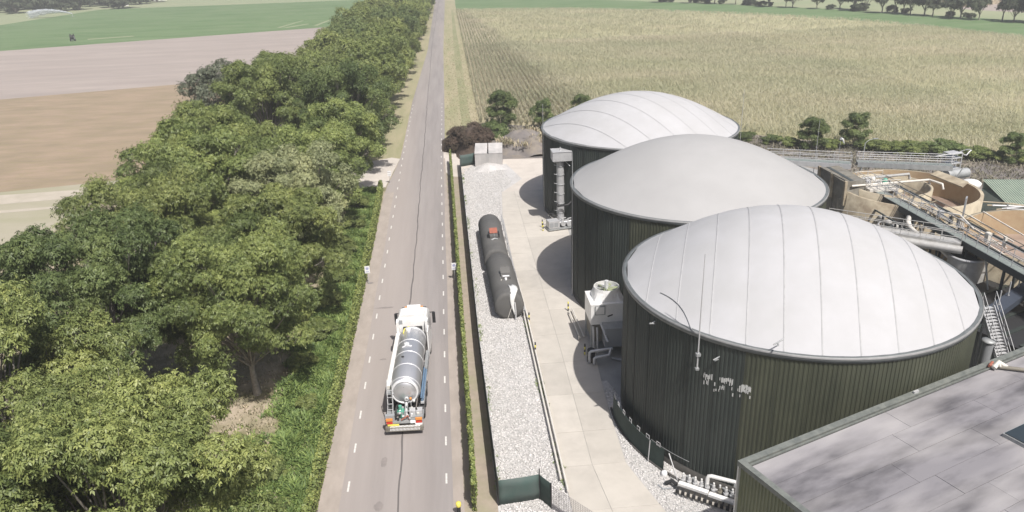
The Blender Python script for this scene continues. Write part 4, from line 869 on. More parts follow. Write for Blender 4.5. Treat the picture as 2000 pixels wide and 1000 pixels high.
t = empty('screen_fence', (1.28, 107.6, 0), 0, 'short green net panel left of the concrete bunker', 'fence')
netquad('net_panel', (0, 0), (2.1, 1.0), 1.7, 'net_light', t, .04)
for p in ((0, 0, 1.8), (2.12, 1.0, 1.8)): MB().tube([(p[0], p[1], 0), p], .035, 6).build('post', 'black', t)

# ------------------------------------------------------------------ bunker and heaps
t = empty('concrete_bunker', (3.45, 107.2, 0), R(-6), 'concrete bunker with two raised lids at the far end of the gravel bed', 'bunker')
MB().box(0, 3.9, 0, .25, 0, 1.85).build('front_wall', 'bunker_concrete', t)
for x in (0, 3.65): MB().box(x, x + .25, .252, 3.2, 0, 1.85).build('side_wall', 'bunker_concrete', t)
MB().box(.252, 3.648, 3.0, 3.2, 0, 1.85).build('back_wall', 'bunker_concrete', t)
MB().box(.252, 3.648, .252, 2.998, 1.2, 1.3).build('fill', 'gravel', t)
for x0, x1 in ((-.05, 1.78), (1.98, 3.95)):
    M_ = Matrix.Translation((0, .0, 1.86)) @ Matrix.Rotation(R(17), 4, 'X'); mb = MB(); sh_ = .12 if x0 < 0 else -.12
    mb.prism([(x0, 0), (x1, 0), (x1 + (-.05 if x0 < 0 else 0), 2.9), (x0 + (0 if x0 < 0 else -.12), 2.9)], 0, .12); mb.v = [tuple(M_ @ Vector(v)) for v in mb.v]; mb.build('lid', 'bunker_concrete', t)
def heap(name, cx, cy, rx_, ry_, h, m, seed, label, cat, pw=1.3, amp=.25):
    rg = np.random.default_rng(seed); n = 44; ph = rg.uniform(0, 6, 8); vs = []
    for i in range(n + 1):
        for j in range(n + 1):
            u, v = -1 + 2 * i / n, -1 + 2 * j / n; d = math.hypot(u, v); e = 1 + .16 * math.sin(3 * math.atan2(v, u) + ph[0]) + .09 * math.sin(7 * math.atan2(v, u) + ph[1])
            q = max(0, 1 - (d / e)**pw); no = amp * (math.sin(u * 7 + ph[2]) * math.sin(v * 6 + ph[3]) + .5 * math.sin(u * 17 + ph[4]) * math.sin(v * 15 + ph[5])) + rg.normal(0, .05)
            vs.append((u * rx_, v * ry_, q * h * (1 + no * .6) - .05))
    o = MB().add(vs, [(i * (n + 1) + j, (i + 1) * (n + 1) + j, (i + 1) * (n + 1) + j + 1, i * (n + 1) + j + 1) for i in range(n) for j in range(n)], smooth=True).build(name, m)
    o.location = (cx, cy, 0); return tag(o, label, cat)
heap('compost_heap', 3.3, 119.5, 4.6, 8.0, 3.3, 'compost', 4, 'dark brown heap of brushwood beside the road, behind the concrete bunker', 'heap')
hp = bpy.data.objects['compost_heap']; bm_, _ = crown_mesh('brushwood', 'brush_brown', 77, 4.4, 3.4, 60, 9000, .26, 4, (.16, .3)); b_ = link('brushwood', bm_, hp); b_.location = (0, -.8, .5); b_.scale = (.8, 1.25, .72)
heap('soil_heap', 11.8, 118, 6.3, 7, 2.5, 'heap_soil', 5, 'grey soil heap with dry plants behind the concrete bunker', 'heap')
heap('soil_heap', 20, 119.5, 8, 5.5, 2.4, 'heap_soil', 6, 'long grey soil bank left of the farthest tank', 'heap', 1.8)
heap('gravel_pile', 5.4, 106.4, 2.6, 2.4, .75, 'gravel', 8, 'low fan of pale gravel in front of the concrete bunker', 'heap', 1.1, .1)
x, y = scatter([(7, 113), (16, 112), (26, 116), (26, 124), (8, 124)], 1700)
k = (np.sin(x * 1.3) * np.sin(y * .9 + 1) > .1)
o = tufts('heap_weeds', x[k], y[k], 1.1, RNG.uniform(.5, 1.3, k.sum()), .08, 4, 'grass_dry', .2); tag(o, 'dry yellowish weeds growing on the soil heap', 'weeds', kind='stuff')
o = MB().lathe([(0, .75), (.28, .62), (.36, .3), (.3, 0)], n=14).build('white_marker', 'sign_white'); o.location = (-.05, 117.6, 0); tag(o, 'small white marker stone at the roadside by the brown heap', 'marker')

# ------------------------------------------------------------------ signs, bollard
def road_sign(x, y, rz, label, h=1.55, back=False):
    t = empty('road_sign', (x, y, 0), rz, label, 'road sign', 'small white roadside signs')
    MB().tube([(0, .04, 0), (0, .04, h)], .03, 8).build('post', 'galv', t)
    MB().box(-.24, .24, -.012, .012, h - .68, h + .05).build('plate', 'sign_white', t)
    if back:
        for z in (h - .5, h - .15): MB().box(-.2, .2, -.04, -.014, z, z + .05).build('clamp', 'galv', t)
    else:
        mb = MB(); M_ = Matrix.Translation((0, -.016, h - .2)) @ Matrix.Rotation(math.pi / 2, 4, 'X')
        mb.lathe([(.0, 0), (.11, 0)], n=20, M=M_); mb.lathe([(.13, 0), (.155, 0)], n=20, M=M_); mb.build('round_symbol', 'sign_blue', t)
        for k in range(2): MB().box(-.15, .15, -.017, -.0125, h - .5 - k * .08, h - .465 - k * .08).build('text_line', 'sign_blue', t)
road_sign(-8.62, 67.7, R(4), 'white sign with a round symbol at the left road edge by the clipped hedge', 1.85)
road_sign(-.36, 67.4, R(-3), 'white sign with a round symbol at the right road edge by the narrow hedge', 1.75)
road_sign(-8.5, 101.3, R(2), 'white sign seen at the left driveway, farthest from the truck', 1.7, True)
o = empty('bollard', (-.8, 34.6, 0), 0, 'short yellow bollard at the bottom edge of the photo, right road edge', 'bollard')
MB().lathe([(.11, 0), (.11, .62)], n=14).build('shaft', 'black', o); MB().lathe([(.125, .62), (.15, .66), (.15, .86), (.1, .92), (0, .93)], n=16).build('cap', 'yellow', o)

# ------------------------------------------------------------------ valve manifold at the nearest tank
t = empty('valve_manifold', (12.05, 35.05, 0), math.atan2(-2.05, 2.75), 'long white pipe manifold with grey valves at the foot of the nearest tank', 'manifold')
L = 3.5
MB().box(-.1, L + .2, -.35, .75, 0, .12).build('base_slab', 'concrete', t)
MB().box(0, 1.75, -.18, .12, .5, .66).build('header', 'white_paint', t); MB().box(1.8, L, -.18, .12, .44, .6).build('header', 'white_paint', t)
for i in range(10):
    x = .15 + i * .36; mb = MB().tube([(x, .3, .12), (x, .3, .95)], .09, 10); mb.tube([(x, .3, .62), (x, .3, .72)], .15, 10); mb.build('valve', 'galv' if i != 6 else 'steel_brown', t)
    MB().tube([(x, .3, .95), (x, .3, 1.12)], .055, 8).build('valve_cap', 'white_paint', t)
    if i % 3 != 2: MB().tube([(x + .16, .55, .12), (x + .16, .55, .8)], .1, 10).build('valve', 'galv_dull', t)
for i in range(11):
    x = .1 + i * .325; mb = MB().tube([(x, -.2, .42), (x, -.48, .34)], .05, 6); mb.box(x - .09, x + .09, -.52, -.44, .2, .46); mb.build('nozzle', 'black', t)
MB().tube([(1.55, .35, .1), (1.55, .35, 1.25), (1.6, .38, 1.4), (1.75, .4, 1.45), (3.2, .55, 1.45)], .12, 12).build('bow_pipe', 'white_paint', t)
mb = MB(); mb.prism([(3.05, .35), (3.3, .25), (4.0, .3), (4.15, .5), (3.7, .8), (3.15, .72)], 1.25, 1.55); mb.build('flat_duct', 'white_paint', t)
MB().tube([(-.15, .1, .3), (-.5, .25, .35), (-.85, .1, .12)], .12, 8).build('hose_end', 'black', t)
MB().tube([(-.4, -.1, .1), (-.8, -.35, .06), (-1.2, -.15, .06)], .05, 6).build('hose_end', 'grey_paint', t)
o = MB().lathe([(0, .32), (.14, .28), (.2, .12), (.17, 0)], n=12).build('white_lamp', 'sign_white'); o.location = (11.62, 36.55, 0); tag(o, 'small white globe on the gravel near the foot of the nearest tank', 'lamp')

# ------------------------------------------------------------------ flat roofed building, bottom right
ZR = 7.8; C0 = G(1443, 900, ZR); C1 = G(2000, 678, ZR); ux = (C1 - C0).normalized(); uy = Vector((ux.y, -ux.x, 0))   # ux along the tank side, uy towards the camera
bl = empty('flat_roof_building', (C0.x, C0.y, 0), 0, 'olive clad building with a weathered grey felt roof in the bottom right corner', 'building')
def W_(u, v, z): return Vector((ux.x * u + uy.x * v, ux.y * u + uy.y * v, z))
def obox(mb, u0, u1, v0, v1, z0, z1, mi=0):
    vs = [W_(u, v, z) for u in (u0, u1) for v in (v0, v1) for z in (z0, z1)]
    return mb.add(vs, [(0, 1, 3, 2), (4, 6, 7, 5), (0, 4, 5, 1), (2, 3, 7, 6), (0, 2, 6, 4), (1, 5, 7, 3)], mi)
LU, LV = 30, 22
obox(MB(), .3, LU - .3, .3, LV - .3, 0, ZR - .25).build('core', 'building_green', bl, fix=True)
k = 0; v = 0.02
while v < 9:            # ribbed wall sheets on the side facing the road
    mb = MB(); prof = []
    for q in range(5):
        b = v + q * .2; prof += [(b, .16), (b + .08, .16), (b + .1, .12), (b + .18, .12)]
    prof.append((v + 1.0, .16)); vs = []
    for z in (0, ZR - .2):
        for pv, pu in prof: vs.append(W_(pu, pv, z))
    n = len(prof); mb.add(vs, [(q, q + 1, n + q + 1, n + q) for q in range(n - 1)]); mb.build('wall_sheet', 'building_green', bl); v += 1.0
obox(MB(), 0.12, 22, .05, .12, 0, ZR - .2).build('north_wall', 'building_green', bl, fix=True)
obox(MB(), -.02, .14, -.02, .06, 0, ZR - .1).build('corner_trim', 'galv', bl, fix=True)
mb = MB(); obox(mb, -.04, LU, -.04, .3, ZR - .25, ZR); mb.build('parapet', 'roof_edge', bl, fix=True)
mb = MB(); obox(mb, -.04, .26, .302, LV, ZR - .25, ZR); mb.build('parapet', 'roof_edge', bl, fix=True)
obox(MB(), .3, LU, .38, .44, ZR - .12, ZR - .03).build('edge_batten', 'roof_edge', bl, fix=True)
obox(MB(), .27, LU, .31, LV, ZR - .3, ZR - .17).build('roof_deck', 'joint', bl, fix=True)
rows = [.46, 1.9, 3.35, 4.8, 6.2, 7.6, 9.0, 10.4, 11.8, 13.2]; rg = random.Random(2)
for i, (v0, v1) in enumerate(zip(rows, rows[1:])):
    u = .28; cuts = [.28]
    while u < LU: u += rg.uniform(5.5, 9); cuts.append(min(u, LU))
    for a, b in zip(cuts, cuts[1:]):
        if b - a > .1: obox(MB(), a + .010, b - .010, v0 + .009, v1 - .009, ZR - .169, ZR - .135 + rg.uniform(-.005, .005)).build('felt_sheet', 'roof_felt', bl, fix=True)
q = G(1962, 850, ZR) - C0; su, sv = q.dot(ux), q.dot(uy)
sk = obox(MB(), su, su + 2.2, sv - .1, sv + 1.6, ZR - .13, ZR + .05).build('skylight_kerb', 'galv_dull', bl, fix=True)
obox(MB(), su + .06, su + 2.14, sv - .04, sv + 1.54, ZR + .051, ZR + .1).build('skylight_glass', 'glass', sk, fix=True)
q = G(1940, 716, ZR) - C0; su, sv = q.dot(ux), q.dot(uy)
pp = empty('roof_pipe', C0 + W_(su, sv, 0) * 1.0 + Vector((0, 0, 0)), 0, 'dark pipe with a pale fitting lying on the roof edge at the right', 'pipe'); pp.location.z = ZR - .1
MB().tube([W_(0, 0, .12), W_(1.0, 1.0, .12), W_(2.6, 2.3, .12)], .11, 10).build('pipe', 'steel_brown', pp)
mb = MB().tube([W_(-.2, .15, .15), W_(.25, .1, .35), W_(.5, .4, .12)], .13, 10); mb.tube([W_(.0, -.1, .1), W_(.1, .3, .3)], .1, 8); mb.build('fitting', 'cream_paint', pp)
MB().tube([W_(-.3, -.05, .2), W_(.2, -.2, .22)], .08, 8).build('red_cap', 'red_paint', pp)
q = G(1790, 772, ZR) - C0; o = obox(MB(), 0, .35, 0, .1, 0, .12).build('roof_fitting', 'galv', None, fix=True); o.location = C0 + W_(q.dot(ux), .1, 0); o.location.z = ZR + .001; tag(o, 'small metal fitting on the roof edge of the building', 'fitting')

# ------------------------------------------------------------------ clarifiers and gangways at the right
def clarifier(cx, cy, r, h, label, inner):
    t = empty('clarifier_basin', (cx, cy, 0), 0, label, 'basin', 'open round clarifier basins')
    MB().lathe([(r, 0), (r, h), (r - .3, h)], n=72).build('outer_wall', 'clar_concrete', t)
    MB().lathe([(r - .3, h), (r - .3, h - 3.4)], n=72).build('inner_face', 'clar_inner', t)
    MB().lathe([(r - .29, h - 2.3), (0, h - 2.3)], n=72).build('sludge', 'sludge', t)
    if inner:
        ix, iy, ir, ih = inner
        MB().lathe([(ir, h - 2.4), (ir, ih), (ir - .25, ih), (ir - .25, h - 2.4)], ix, iy, 56).build('inner_ring', 'clar_concrete', t)
        MB().lathe([(ir - .26, h - 1.6), (0, h - 1.6)], ix, iy, 40).build('inner_sludge', 'sludge', t)
    return t
c1 = clarifier(45.6, 69.6, 6.6, 6.0, 'farther clarifier basin with an inner ring and white pipes across it', (-1.6, .6, 3.9, 6.2))
c2 = clarifier(50.0, 55.0, 7.3, 5.8, 'nearer clarifier basin cut off by the right edge of the photo', None)
MB().lathe([(1.1, 3.8), (1.1, 6.05), (.9, 6.05)], -1.4, .6, 24).build('centre_well', 'clar_concrete', c1)
for k, (a, b, z, rr, m) in enumerate((((-6.0, 1.0), (1.0, 1.8), 6.8, .14, 'pale_steel'), ((-6.2, -.4), (2.2, 0.2), 6.6, .11, 'cream_paint'), ((2.2, .2), (2.6, -1.4), 6.6, .11, 'cream_paint'))):
    MB().tube([(a[0], a[1], z), (b[0], b[1], z), (b[0] + .1, b[1] - .1, z - .5)], rr, 10).build('cross_pipe', m, c1)
# flat cover plate leaning over the farther basin
a, b, c, d = G(1817, 340, 6.3) , G(1832, 333, 6.6), G(1892, 355, 6.6), G(1880, 365, 6.3)
o = MB().add([a, b, c, d] + [p - Vector((0, 0, .12)) for p in (a, b, c, d)], [(0, 1, 2, 3), (7, 6, 5, 4), (0, 4, 5, 1), (1, 5, 6, 2), (2, 6, 7, 3), (3, 7, 4, 0)]).build('cover_plate', 'clar_concrete', None, fix=True); tag(o, 'flat tan cover plate over the rim of the farther clarifier', 'cover')
def gangway(name, a, b, w, label, z_support, m_deck='grating', rails=(-1, 1), npost=10, posts_down=(), rail_m='galv', beam='beam_dark'):
    a = Vector(a); b = Vector(b); t = empty(name, a, 0, label, 'walkway', 'raised steel walkways at the clarifiers'); d = b - a; L = d.length; u = d.normalized(); n_ = u.cross(Vector((0, 0, 1))).normalized()
    nn = max(2, int(L / 1.2))
    for i in range(nn):
        p, q = u * (L * i / nn + .01), u * (L * (i + 1) / nn - .01); MB().bar(p, q, w - .08, .05).build('grating', m_deck, t)
    for s in (-1, 1): MB().bar(n_ * s * w / 2 + Vector((0, 0, -.14)), d + n_ * s * w / 2 + Vector((0, 0, -.24)), .09, .55).build('beam', beam, t)
    for s in rails:
        o_ = n_ * s * w / 2
        for z in (.55, 1.05): MB().tube([o_ + Vector((0, 0, z)), d + o_ + Vector((0, 0, z))], .03, 6).build('handrail', rail_m, t)
        for i in range(npost + 1): p = u * (L * i / npost) + o_; MB().tube([p, p + Vector((0, 0, 1.07))], .026, 5).build('post', rail_m, t)
    for f in posts_down:
        for s in (-1, 1):
            p = u * (L * f) + n_ * s * (w / 2 - .1); MB().bar(p + Vector((0, 0, -.3)), Vector((p.x, p.y, -a.z)), .16).build('column', beam, t)
        p = u * (L * f) + n_ * (w / 2 - .1) * -1; p3 = u * (L * f + 2.2) + n_ * (w / 2 - .1) * -1
        MB().bar(Vector((p.x, p.y, -a.z + .4)), p3 + Vector((0, 0, -.35)), .09).build('cross_brace', 'galv_dull', t)
    return t
gangway('long_walkway', (42.2, 42.5, 6.0), (42.2, 72.5, 6.0), 1.15, 'long dark steel walkway running past both clarifier basins', 0, npost=22, posts_down=(.1, .25, .4, .55, .7, .85))
gg = gangway('cross_walkway', (33.2, 61.6, 6.0), (41.5, 55.0, 6.0), 1.1, 'light steel walkway leading from the nearest dome to the long walkway', 0, npost=7, posts_down=(.75,), beam='pale_steel', m_deck='pale_steel', rail_m='pale_steel')
MB().tube([Vector((-.2, -.75, -.45)), Vector((8.0, -7.3, -.45))], .33, 16).build('duct', 'pale_steel', gg)
gangway('far_walkway', (36.2, 82.6, 6.0), (44.5, 79.0, 6.0), 1.3, 'pale steel walkway behind the middle dome left of the brown steel hopper', 0, npost=5, posts_down=(.2, .9), beam='galv')
gangway('basin_walkway', (44.8, 78.3, 6.3), (53.8, 75.2, 6.3), 1.0, 'walkway with railings along the far rim of the farther clarifier', 0, npost=7, posts_down=(.9,), beam='galv_dull')
# hopper tower
t = empty('steel_hopper', (39.2, 69.2, 0), 0, 'tall weathered steel hopper with a slanted top behind the nearest dome', 'hopper')
mb = MB().prism([(0, 0), (1.9, -.2), (1.9, 6.0), (0, 6.2)], 0, 5.0); mb.build('body', 'steel_brown', t)
mb = MB().add([(-.15, -.1, 5.0), (2.0, -.3, 5.0), (2.0, 6.1, 5.0), (-.15, 6.3, 5.0), (-.3, .4, 6.9), (1.6, .2, 7.1), (1.6, 5.6, 7.1), (-.3, 5.8, 6.9)], [(0, 3, 2, 1), (4, 5, 6, 7), (0, 1, 5, 4), (1, 2, 6, 5), (2, 3, 7, 6), (3, 0, 4, 7)]); mb.build('upper_box', 'steel_brown', t)
for y in (.1, 2.9, 5.7): MB().bar((-.33, y, 4.6), (-.4, y, 7.1), .25, .3).build('rib', 'clar_concrete', t)
MB().bar((-.35, .2, 7.15), (-.35, 6, 7.0), .2, .12).build('top_edge', 'steel_brown', t)
for y in (.8, 3.0, 5.2): MB().bar((-.06, y, 0), (-.06, y, 5.0), .12).build('stiffener', 'steel_brown', t)
MB().box(.3, 1.6, .5, 5.6, 6.9, 7.0).build('hatch', 'beam_dark', t)
# platform with railings beside the hopper
t = empty('pump_platform', (41.0, 68.6, 6.3), 0, 'small cream railed platform between the hopper and the farther basin', 'platform')
MB().box(0, 3.0, 0, 3.2, -.25, 0).build('deck', 'cream_paint', t)
for z in (.45, .9):
    MB().tube([(0, 0, z), (3, 0, z)], .03, 6).build('handrail', 'cream_paint', t); MB().tube([(0, 0, z), (0, 3.2, z)], .03, 6).build('handrail', 'cream_paint', t); MB().tube([(0, 3.2, z), (3, 3.2, z)], .03, 6).build('handrail', 'cream_paint', t)
for p in ((0, 0), (1, 0), (2, 0), (3, 0), (0, 1.6), (0, 3.2), (1.5, 3.2), (3, 3.2)): MB().tube([(p[0], p[1], 0), (p[0], p[1], .92)], .03, 5).build('post', 'cream_paint', t)
for x in (.1, 2.9): MB().bar((x, .1, -.25), (x, .1, -6.3), .14).build('column', 'galv_dull', t)
for k in range(3): mb = MB().lathe([(.0, 0), (.25, 0), (.25, .5), (.12, .6), (0, .6)], .6 + k * .9, 1.6 + (k % 2) * .7, 12); mb.build('pump', ('galv', 'cream_paint', 'green_paint')[k], t)
# pale round tank below the walkway
def small_tank(x, y, r, h, m, label, nm='round_tank'):
    t = empty(nm, (x, y, 0), 0, label, 'tank'); MB().lathe([(r, 0), (r, h)], n=36).build('shell', m, t); MB().lathe([(r + .06, h - .12), (r + .06, h), (r - .1, h)], n=36).build('rim', 'galv', t)
    MB().lathe([(r - .1, h - .3), (0, h - .3)], n=36).build('lid', 'beam_dark', t); return t
q = G(1893, 497, 5.0)
small_tank(q.x, q.y, 1.5, 5.0, 'pale_steel', 'pale grey round tank under the junction of the walkways')
small_tank(40.6, 63.0, 1.4, 4.6, 'clar_concrete', 'tan round tank under the long walkway near the hopper')
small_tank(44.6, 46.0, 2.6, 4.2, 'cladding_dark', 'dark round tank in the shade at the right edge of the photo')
for i, (x, y) in enumerate([G(*q_)[:2] for q_ in ((1735, 425, 4.2), (1750, 432, 4.2), (1768, 448, 4.2), (1712, 412, 4.2))]):
    t = empty('process_pipe', (x, y, 0), i, ('white standpipe nearest the hopper under the long walkway', 'second white standpipe from the hopper', 'pale standpipe beside the curved cream pipe', 'standpipe close behind the edge of the nearest dome')[i], 'pipe', 'standpipes under the long walkway')
    mb = MB().tube([(0, 0, 0), (0, 0, 3.4), (.2, 0, 3.7), (.9, .2, 3.7)], .12, 8); mb.build('pipe', 'cream_paint' if i % 2 else 'galv', t); MB().lathe([(.2, 2.2), (.2, 2.3)], n=10).build('flange', 'galv', t)
q1, q2, q3, q4 = G(1775, 424, 6.2), G(1778, 445, 5.6), G(1795, 460, 5.6), G(1818, 468, 5.8)
o = MB().tube([q1 + Vector((0, .6, -2)), q1, q1.lerp(q2, .5) + Vector((-.1, 0, 0)), q2, q3, q4, q4 + Vector((1.5, -1.2, -1.5))], .2, 12).build('curved_pipe', 'cream_paint'); tag(o, 'thick curved cream pipe bending down behind the light steel walkway', 'pipe')
# pipes and clutter along the walkway
t = empty('pipe_gantry', (40.2, 62.0, 0), 0, 'dark steel pipe gantry standing under the long walkway near the curved cream pipe', 'frame'); rg = random.Random(19)
for k in range(7):
    y = -6 + k * 2.1; MB().bar((0, y, 0), (0, y, 5.2), .13).build('column', 'beam_dark', t); MB().bar((0, y, .6), (.0, y + 2.0, 5.0), .07).build('brace', 'steel_brown', t)
for z in (1.5, 3.2, 5.2): MB().bar((0, -6.2, z), (0, 7.0, z), .12).build('rail_beam', 'beam_dark', t)
for k in range(12):
    y = rg.uniform(-6, 6); x = rg.uniform(-1.2, .9); z = rg.uniform(2.2, 5); MB().tube([(x, y, 0), (x, y, z), (x + .3, y + .1, z + .25), (x + rg.uniform(.6, 2), y + rg.uniform(-.5, .5), z + .25)], rg.uniform(.05, .11), 7).build('pipe', rg.choice(['galv', 'cream_paint', 'steel_brown', 'beam_dark']), t)
t = empty('valve_group', (36.8, 60.2, 0), 0, 'white pump heads showing just behind the edge of the nearest dome', 'pumps')
for k in range(5): q_ = G(1722 + k * 13, 425 + k * 9, 4.6); MB().lathe([(0, 0), (.16, 0), (.16, 4.4), (.3, 4.45), (.3, 4.8), (0, 4.85)], q_.x - 36.8, q_.y - 60.2, 10).build('pump', 'pale_steel', t)
t = empty('cable_trays', (42.9, 58.0, 6.3), 0, 'thin dark cable trays and rails crossing above the edge of the basins', 'rails')
for k in range(14):
    y = -12 + k * 1.9; MB().bar((-.2, y, 0), (1.6, y + rg.uniform(-.4, .4), rg.uniform(-.1, .5)), .05).build('cross_rail', rg.choice(['beam_dark', 'steel_brown', 'clar_concrete']), t)
MB().tube([(1.1, -13, .6), (1.2, 0, .7), (1.0, 14, .6)], .035, 6).build('long_rail', 'steel_brown', t); MB().bar((1.45, -13, .05), (1.3, 13, .05), .16, .2).build('tray', 'beam_dark', t)
rg = random.Random(9)
t = empty('pipe_bundle', (43.1, 60.0, 6.0), 0, 'rusty bundle of pipes and cables along the long walkway between the basins', 'pipes')
for k in range(9):
    x0 = rg.uniform(0, .9); y0 = rg.uniform(-6, 4); L = rg.uniform(2, 5); z = rg.uniform(-.2, .7)
    MB().tube([(x0, y0, z), (x0 + rg.uniform(-.3, .3), y0 + L * .5, z + rg.uniform(-.2, .5)), (x0 + rg.uniform(-.3, .4), y0 + L, z)], rg.uniform(.05, .12), 7).build('pipe', rg.choice(['cream_paint', 'clar_concrete', 'galv', 'steel_brown', 'clar_inner']), t)
for k in range(9):
    y0 = rg.uniform(-7, 5); x0 = rg.uniform(.1, 1.1); s = rg.uniform(.15, .4); MB().box(x0, x0 + s, y0, y0 + s * 1.3, -.1, rg.uniform(.3, .8)).build('junction_box', rg.choice(['cream_paint', 'clar_concrete', 'galv', 'steel_brown']), t)
q = G(1880, 425, 6.0)
o = MB().bar((0, 0, 0), (0, 0, 1.9), .75, .12).build('control_panel', 'grey_paint'); o.location = q; o.rotation_euler = (0, 0, R(50)); tag(o, 'upright grey control panel on the long walkway between the basins', 'panel')
t = empty('roof_pumps', (42.6, 46.0, 6.05), 0, 'blue grey pump set at the near end of the long walkway', 'pump')
for k in range(5): MB().lathe([(0, 0), (.2, 0), (.2, .5 + .1 * (k % 2)), (.1, .7), (0, .7)], (k % 2) * .6 + .3, k * .7, 12).build('pump', ('galv', 'blue_hose', 'galv_dull')[k % 3], t)
MB().tube([(.3, -.2, .5), (.4, 1.5, .6), (.9, 3.0, .5)], .09, 8).build('pipe', 'blue_hose', t)
# overflow pipework on the nearer basin
for k in range(4):
    a = R(105 + k * 16); MB().bar((7.1 * math.cos(a), 7.1 * math.sin(a), 5.9), (7.1 * math.cos(a) + 1.1, 7.1 * math.sin(a) - 4.5, 5.0), .09).build('scraper_rail', 'cream_paint', c2)
# lattice between basins and shed
t = empty('pipe_rack', (54.2, 66.0, 4.4), 0, 'tangle of tan pipes between the farther basin and the green shed', 'pipe rack')
for k in range(8):
    MB().tube([(-1.5 + k * .1, 2.0 - k * .55, rg.uniform(-.2, .4)), (1.2, 1.4 - k * .6, rg.uniform(0, .7)), (4.6, -.4 - k * .62, rg.uniform(-.4, .3))], rg.uniform(.05, .12), 6).build('pipe', rg.choice(['cream_paint', 'clar_concrete', 'galv']), t)
for x in (0, 2.5, 4.5): MB().bar((x, .5 - x * .4, -4.4), (x, .5 - x * .4, .3), .12).build('leg', 'galv_dull', t)
# metal frame with fan and ladder beyond the basin
q = G(1855, 335, 5.0); t = empty('service_tower', (q.x, q.y, 0), R(15), 'small galvanised frame with steps and a hooked pipe beyond the farther basin', 'frame')
for x in (0, 1.4):
    for y in (0, 1.2): MB().bar((x, y, 0), (x, y, 6.9), .08).build('leg', 'galv', t)
for z in (5.2, 5.8, 6.4, 6.9): MB().box(-.05, 1.45, -.05, 1.25, z, z + .06).build('shelf', 'galv', t)
MB().tube([(-2.2, .3, 6.9), (1.6, .3, 6.95), (2.0, .3, 6.6), (2.4, .3, 6.5), (2.8, .3, 6.9), (3.0, .3, 7.0)], .07, 7).build('hooked_pipe', 'galv', t)
MB().tube([(-1.2, -.6, 4.9), (1.6, -.8, 4.9)], .55, 14).build('drum', 'galv_dull', t)
# green shed
t = empty('green_shed', (57.5, 70.5, 0), R(-12), 'green corrugated metal shed right of the farther clarifier basin', 'shed')
MB().box(0, 16, 0, 6, 0, 3.0).build('wall', 'shed_green', t)
for k in range(16):
    mb = MB(); vs = []
    prof = []
    for q_ in range(4): b = k + q_ * .25; prof += [(b, 0), (b + .12, 0), (b + .14, .07), (b + .21, .07)]
    prof.append((k + 1.0, 0))
    for yy, zz in ((-.3, 3.0), (6.3, 3.9)):
        for xx, dz in prof: vs.append((xx, yy, zz + dz + .06))
    n = len(prof); mb.add(vs, [(i, i + 1, n + i + 1, n + i) for i in range(n - 1)]); mb.build('roof_sheet', 'shed_green', t)
MB().box(0, 16, 5.9, 6, 3, 3.8).build('back_wall', 'shed_green', t)
MB().box(-.05, 16, -.32, -.2, 2.9, 3.05).build('gutter', 'beam_dark', t)
o = MB().lathe([(.9, 0), (1.0, .3), (.7, .55), (0, .7)], n=18).build('roof_vent', 'lid_cloth'); q = G(1897, 357, 4.8); o.location = q - Vector((0, 0, .3)); tag(o, 'round off white cover at the left end of the green shed roof', 'cover')
MB().lathe([(.4, 0), (.45, q.z - .3)], n=12).build('stand', 'galv_dull', o).location = (0, 0, -(q.z - .3))
# steel stair behind the nearest tank, flue and a hall painted dark for the shade
A = G(1928, 598, 7.6); Bq = G(1962, 712, 4.6)
t = empty('steel_stair', (Bq.x, Bq.y, 0), 0, 'steep steel stair with railings behind the right side of the nearest tank', 'stair')
a0 = Vector((0, 0, Bq.z)); a1 = A - Vector((Bq.x, Bq.y, 0)); u = (a1 - a0); hd_ = Vector((u.x, u.y, 0)).normalized(); n_ = hd_.cross(Vector((0, 0, 1)))
for s in (-.45, .45): MB().bar(a0 + n_ * s, a1 + n_ * s, .06, .2).build('stringer', 'galv', t)
for i in range(18): p = a0.lerp(a1, (i + .5) / 18); MB().bar(p - n_ * .42, p + n_ * .42, .24, .035).build('tread', 'galv', t)
for s in (-.45, .45):
    for z in (.5, 1.0): MB().tube([a0 + n_ * s + Vector((0, 0, z)), a1 + n_ * s + Vector((0, 0, z))], .025, 5).build('handrail', 'galv', t)
    for i in range(5): p = a0.lerp(a1, i / 4) + n_ * s; MB().tube([p, p + Vector((0, 0, 1.0))], .022, 5).build('post', 'galv', t)
for p in (a0, a0.lerp(a1, .6), a1): MB().bar((p.x, p.y, 0), (p.x, p.y, p.z), .1).build('column', 'galv_dull', t)
q = G(1932, 664, 6.0); t = empty('flue_pipe', (q.x, q.y, 0), 0, 'short fat grey flue standing in front of the steel stair', 'pipe')
MB().tube([(-.1, 0, 0), (0, 0, 5.9)], .33, 16).build('pipe', 'grey_paint', t); MB().lathe([(.4, 5.9), (.4, 6.0), (0, 6.02)], n=16).build('cap', 'galv_dull', t)
t = empty('shade_painted_hall', (36.2, 37.0, 0), R(22), 'low hall painted dark for the shade behind the flat roofed building', 'building')
MB().box(3.5, 16, 3.5, 12, 0, 3.2).build('wall', 'beam_dark', t); MB().box(3.3, 16.2, 3.3, 12.2, 3.2, 3.4).build('roof', 'black', t)  # black and dark colours stand in for the shade of this corner
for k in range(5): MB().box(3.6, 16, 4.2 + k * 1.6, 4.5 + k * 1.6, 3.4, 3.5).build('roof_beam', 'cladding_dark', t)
a, b = G(1938, 612, 4.5), G(2010, 560, 4.5)
o = MB().bar(a, b, 1.0, .5).build('conveyor', 'navy'); tag(o, 'dark blue grey conveyor box slanting up to the right edge of the photo', 'conveyor')
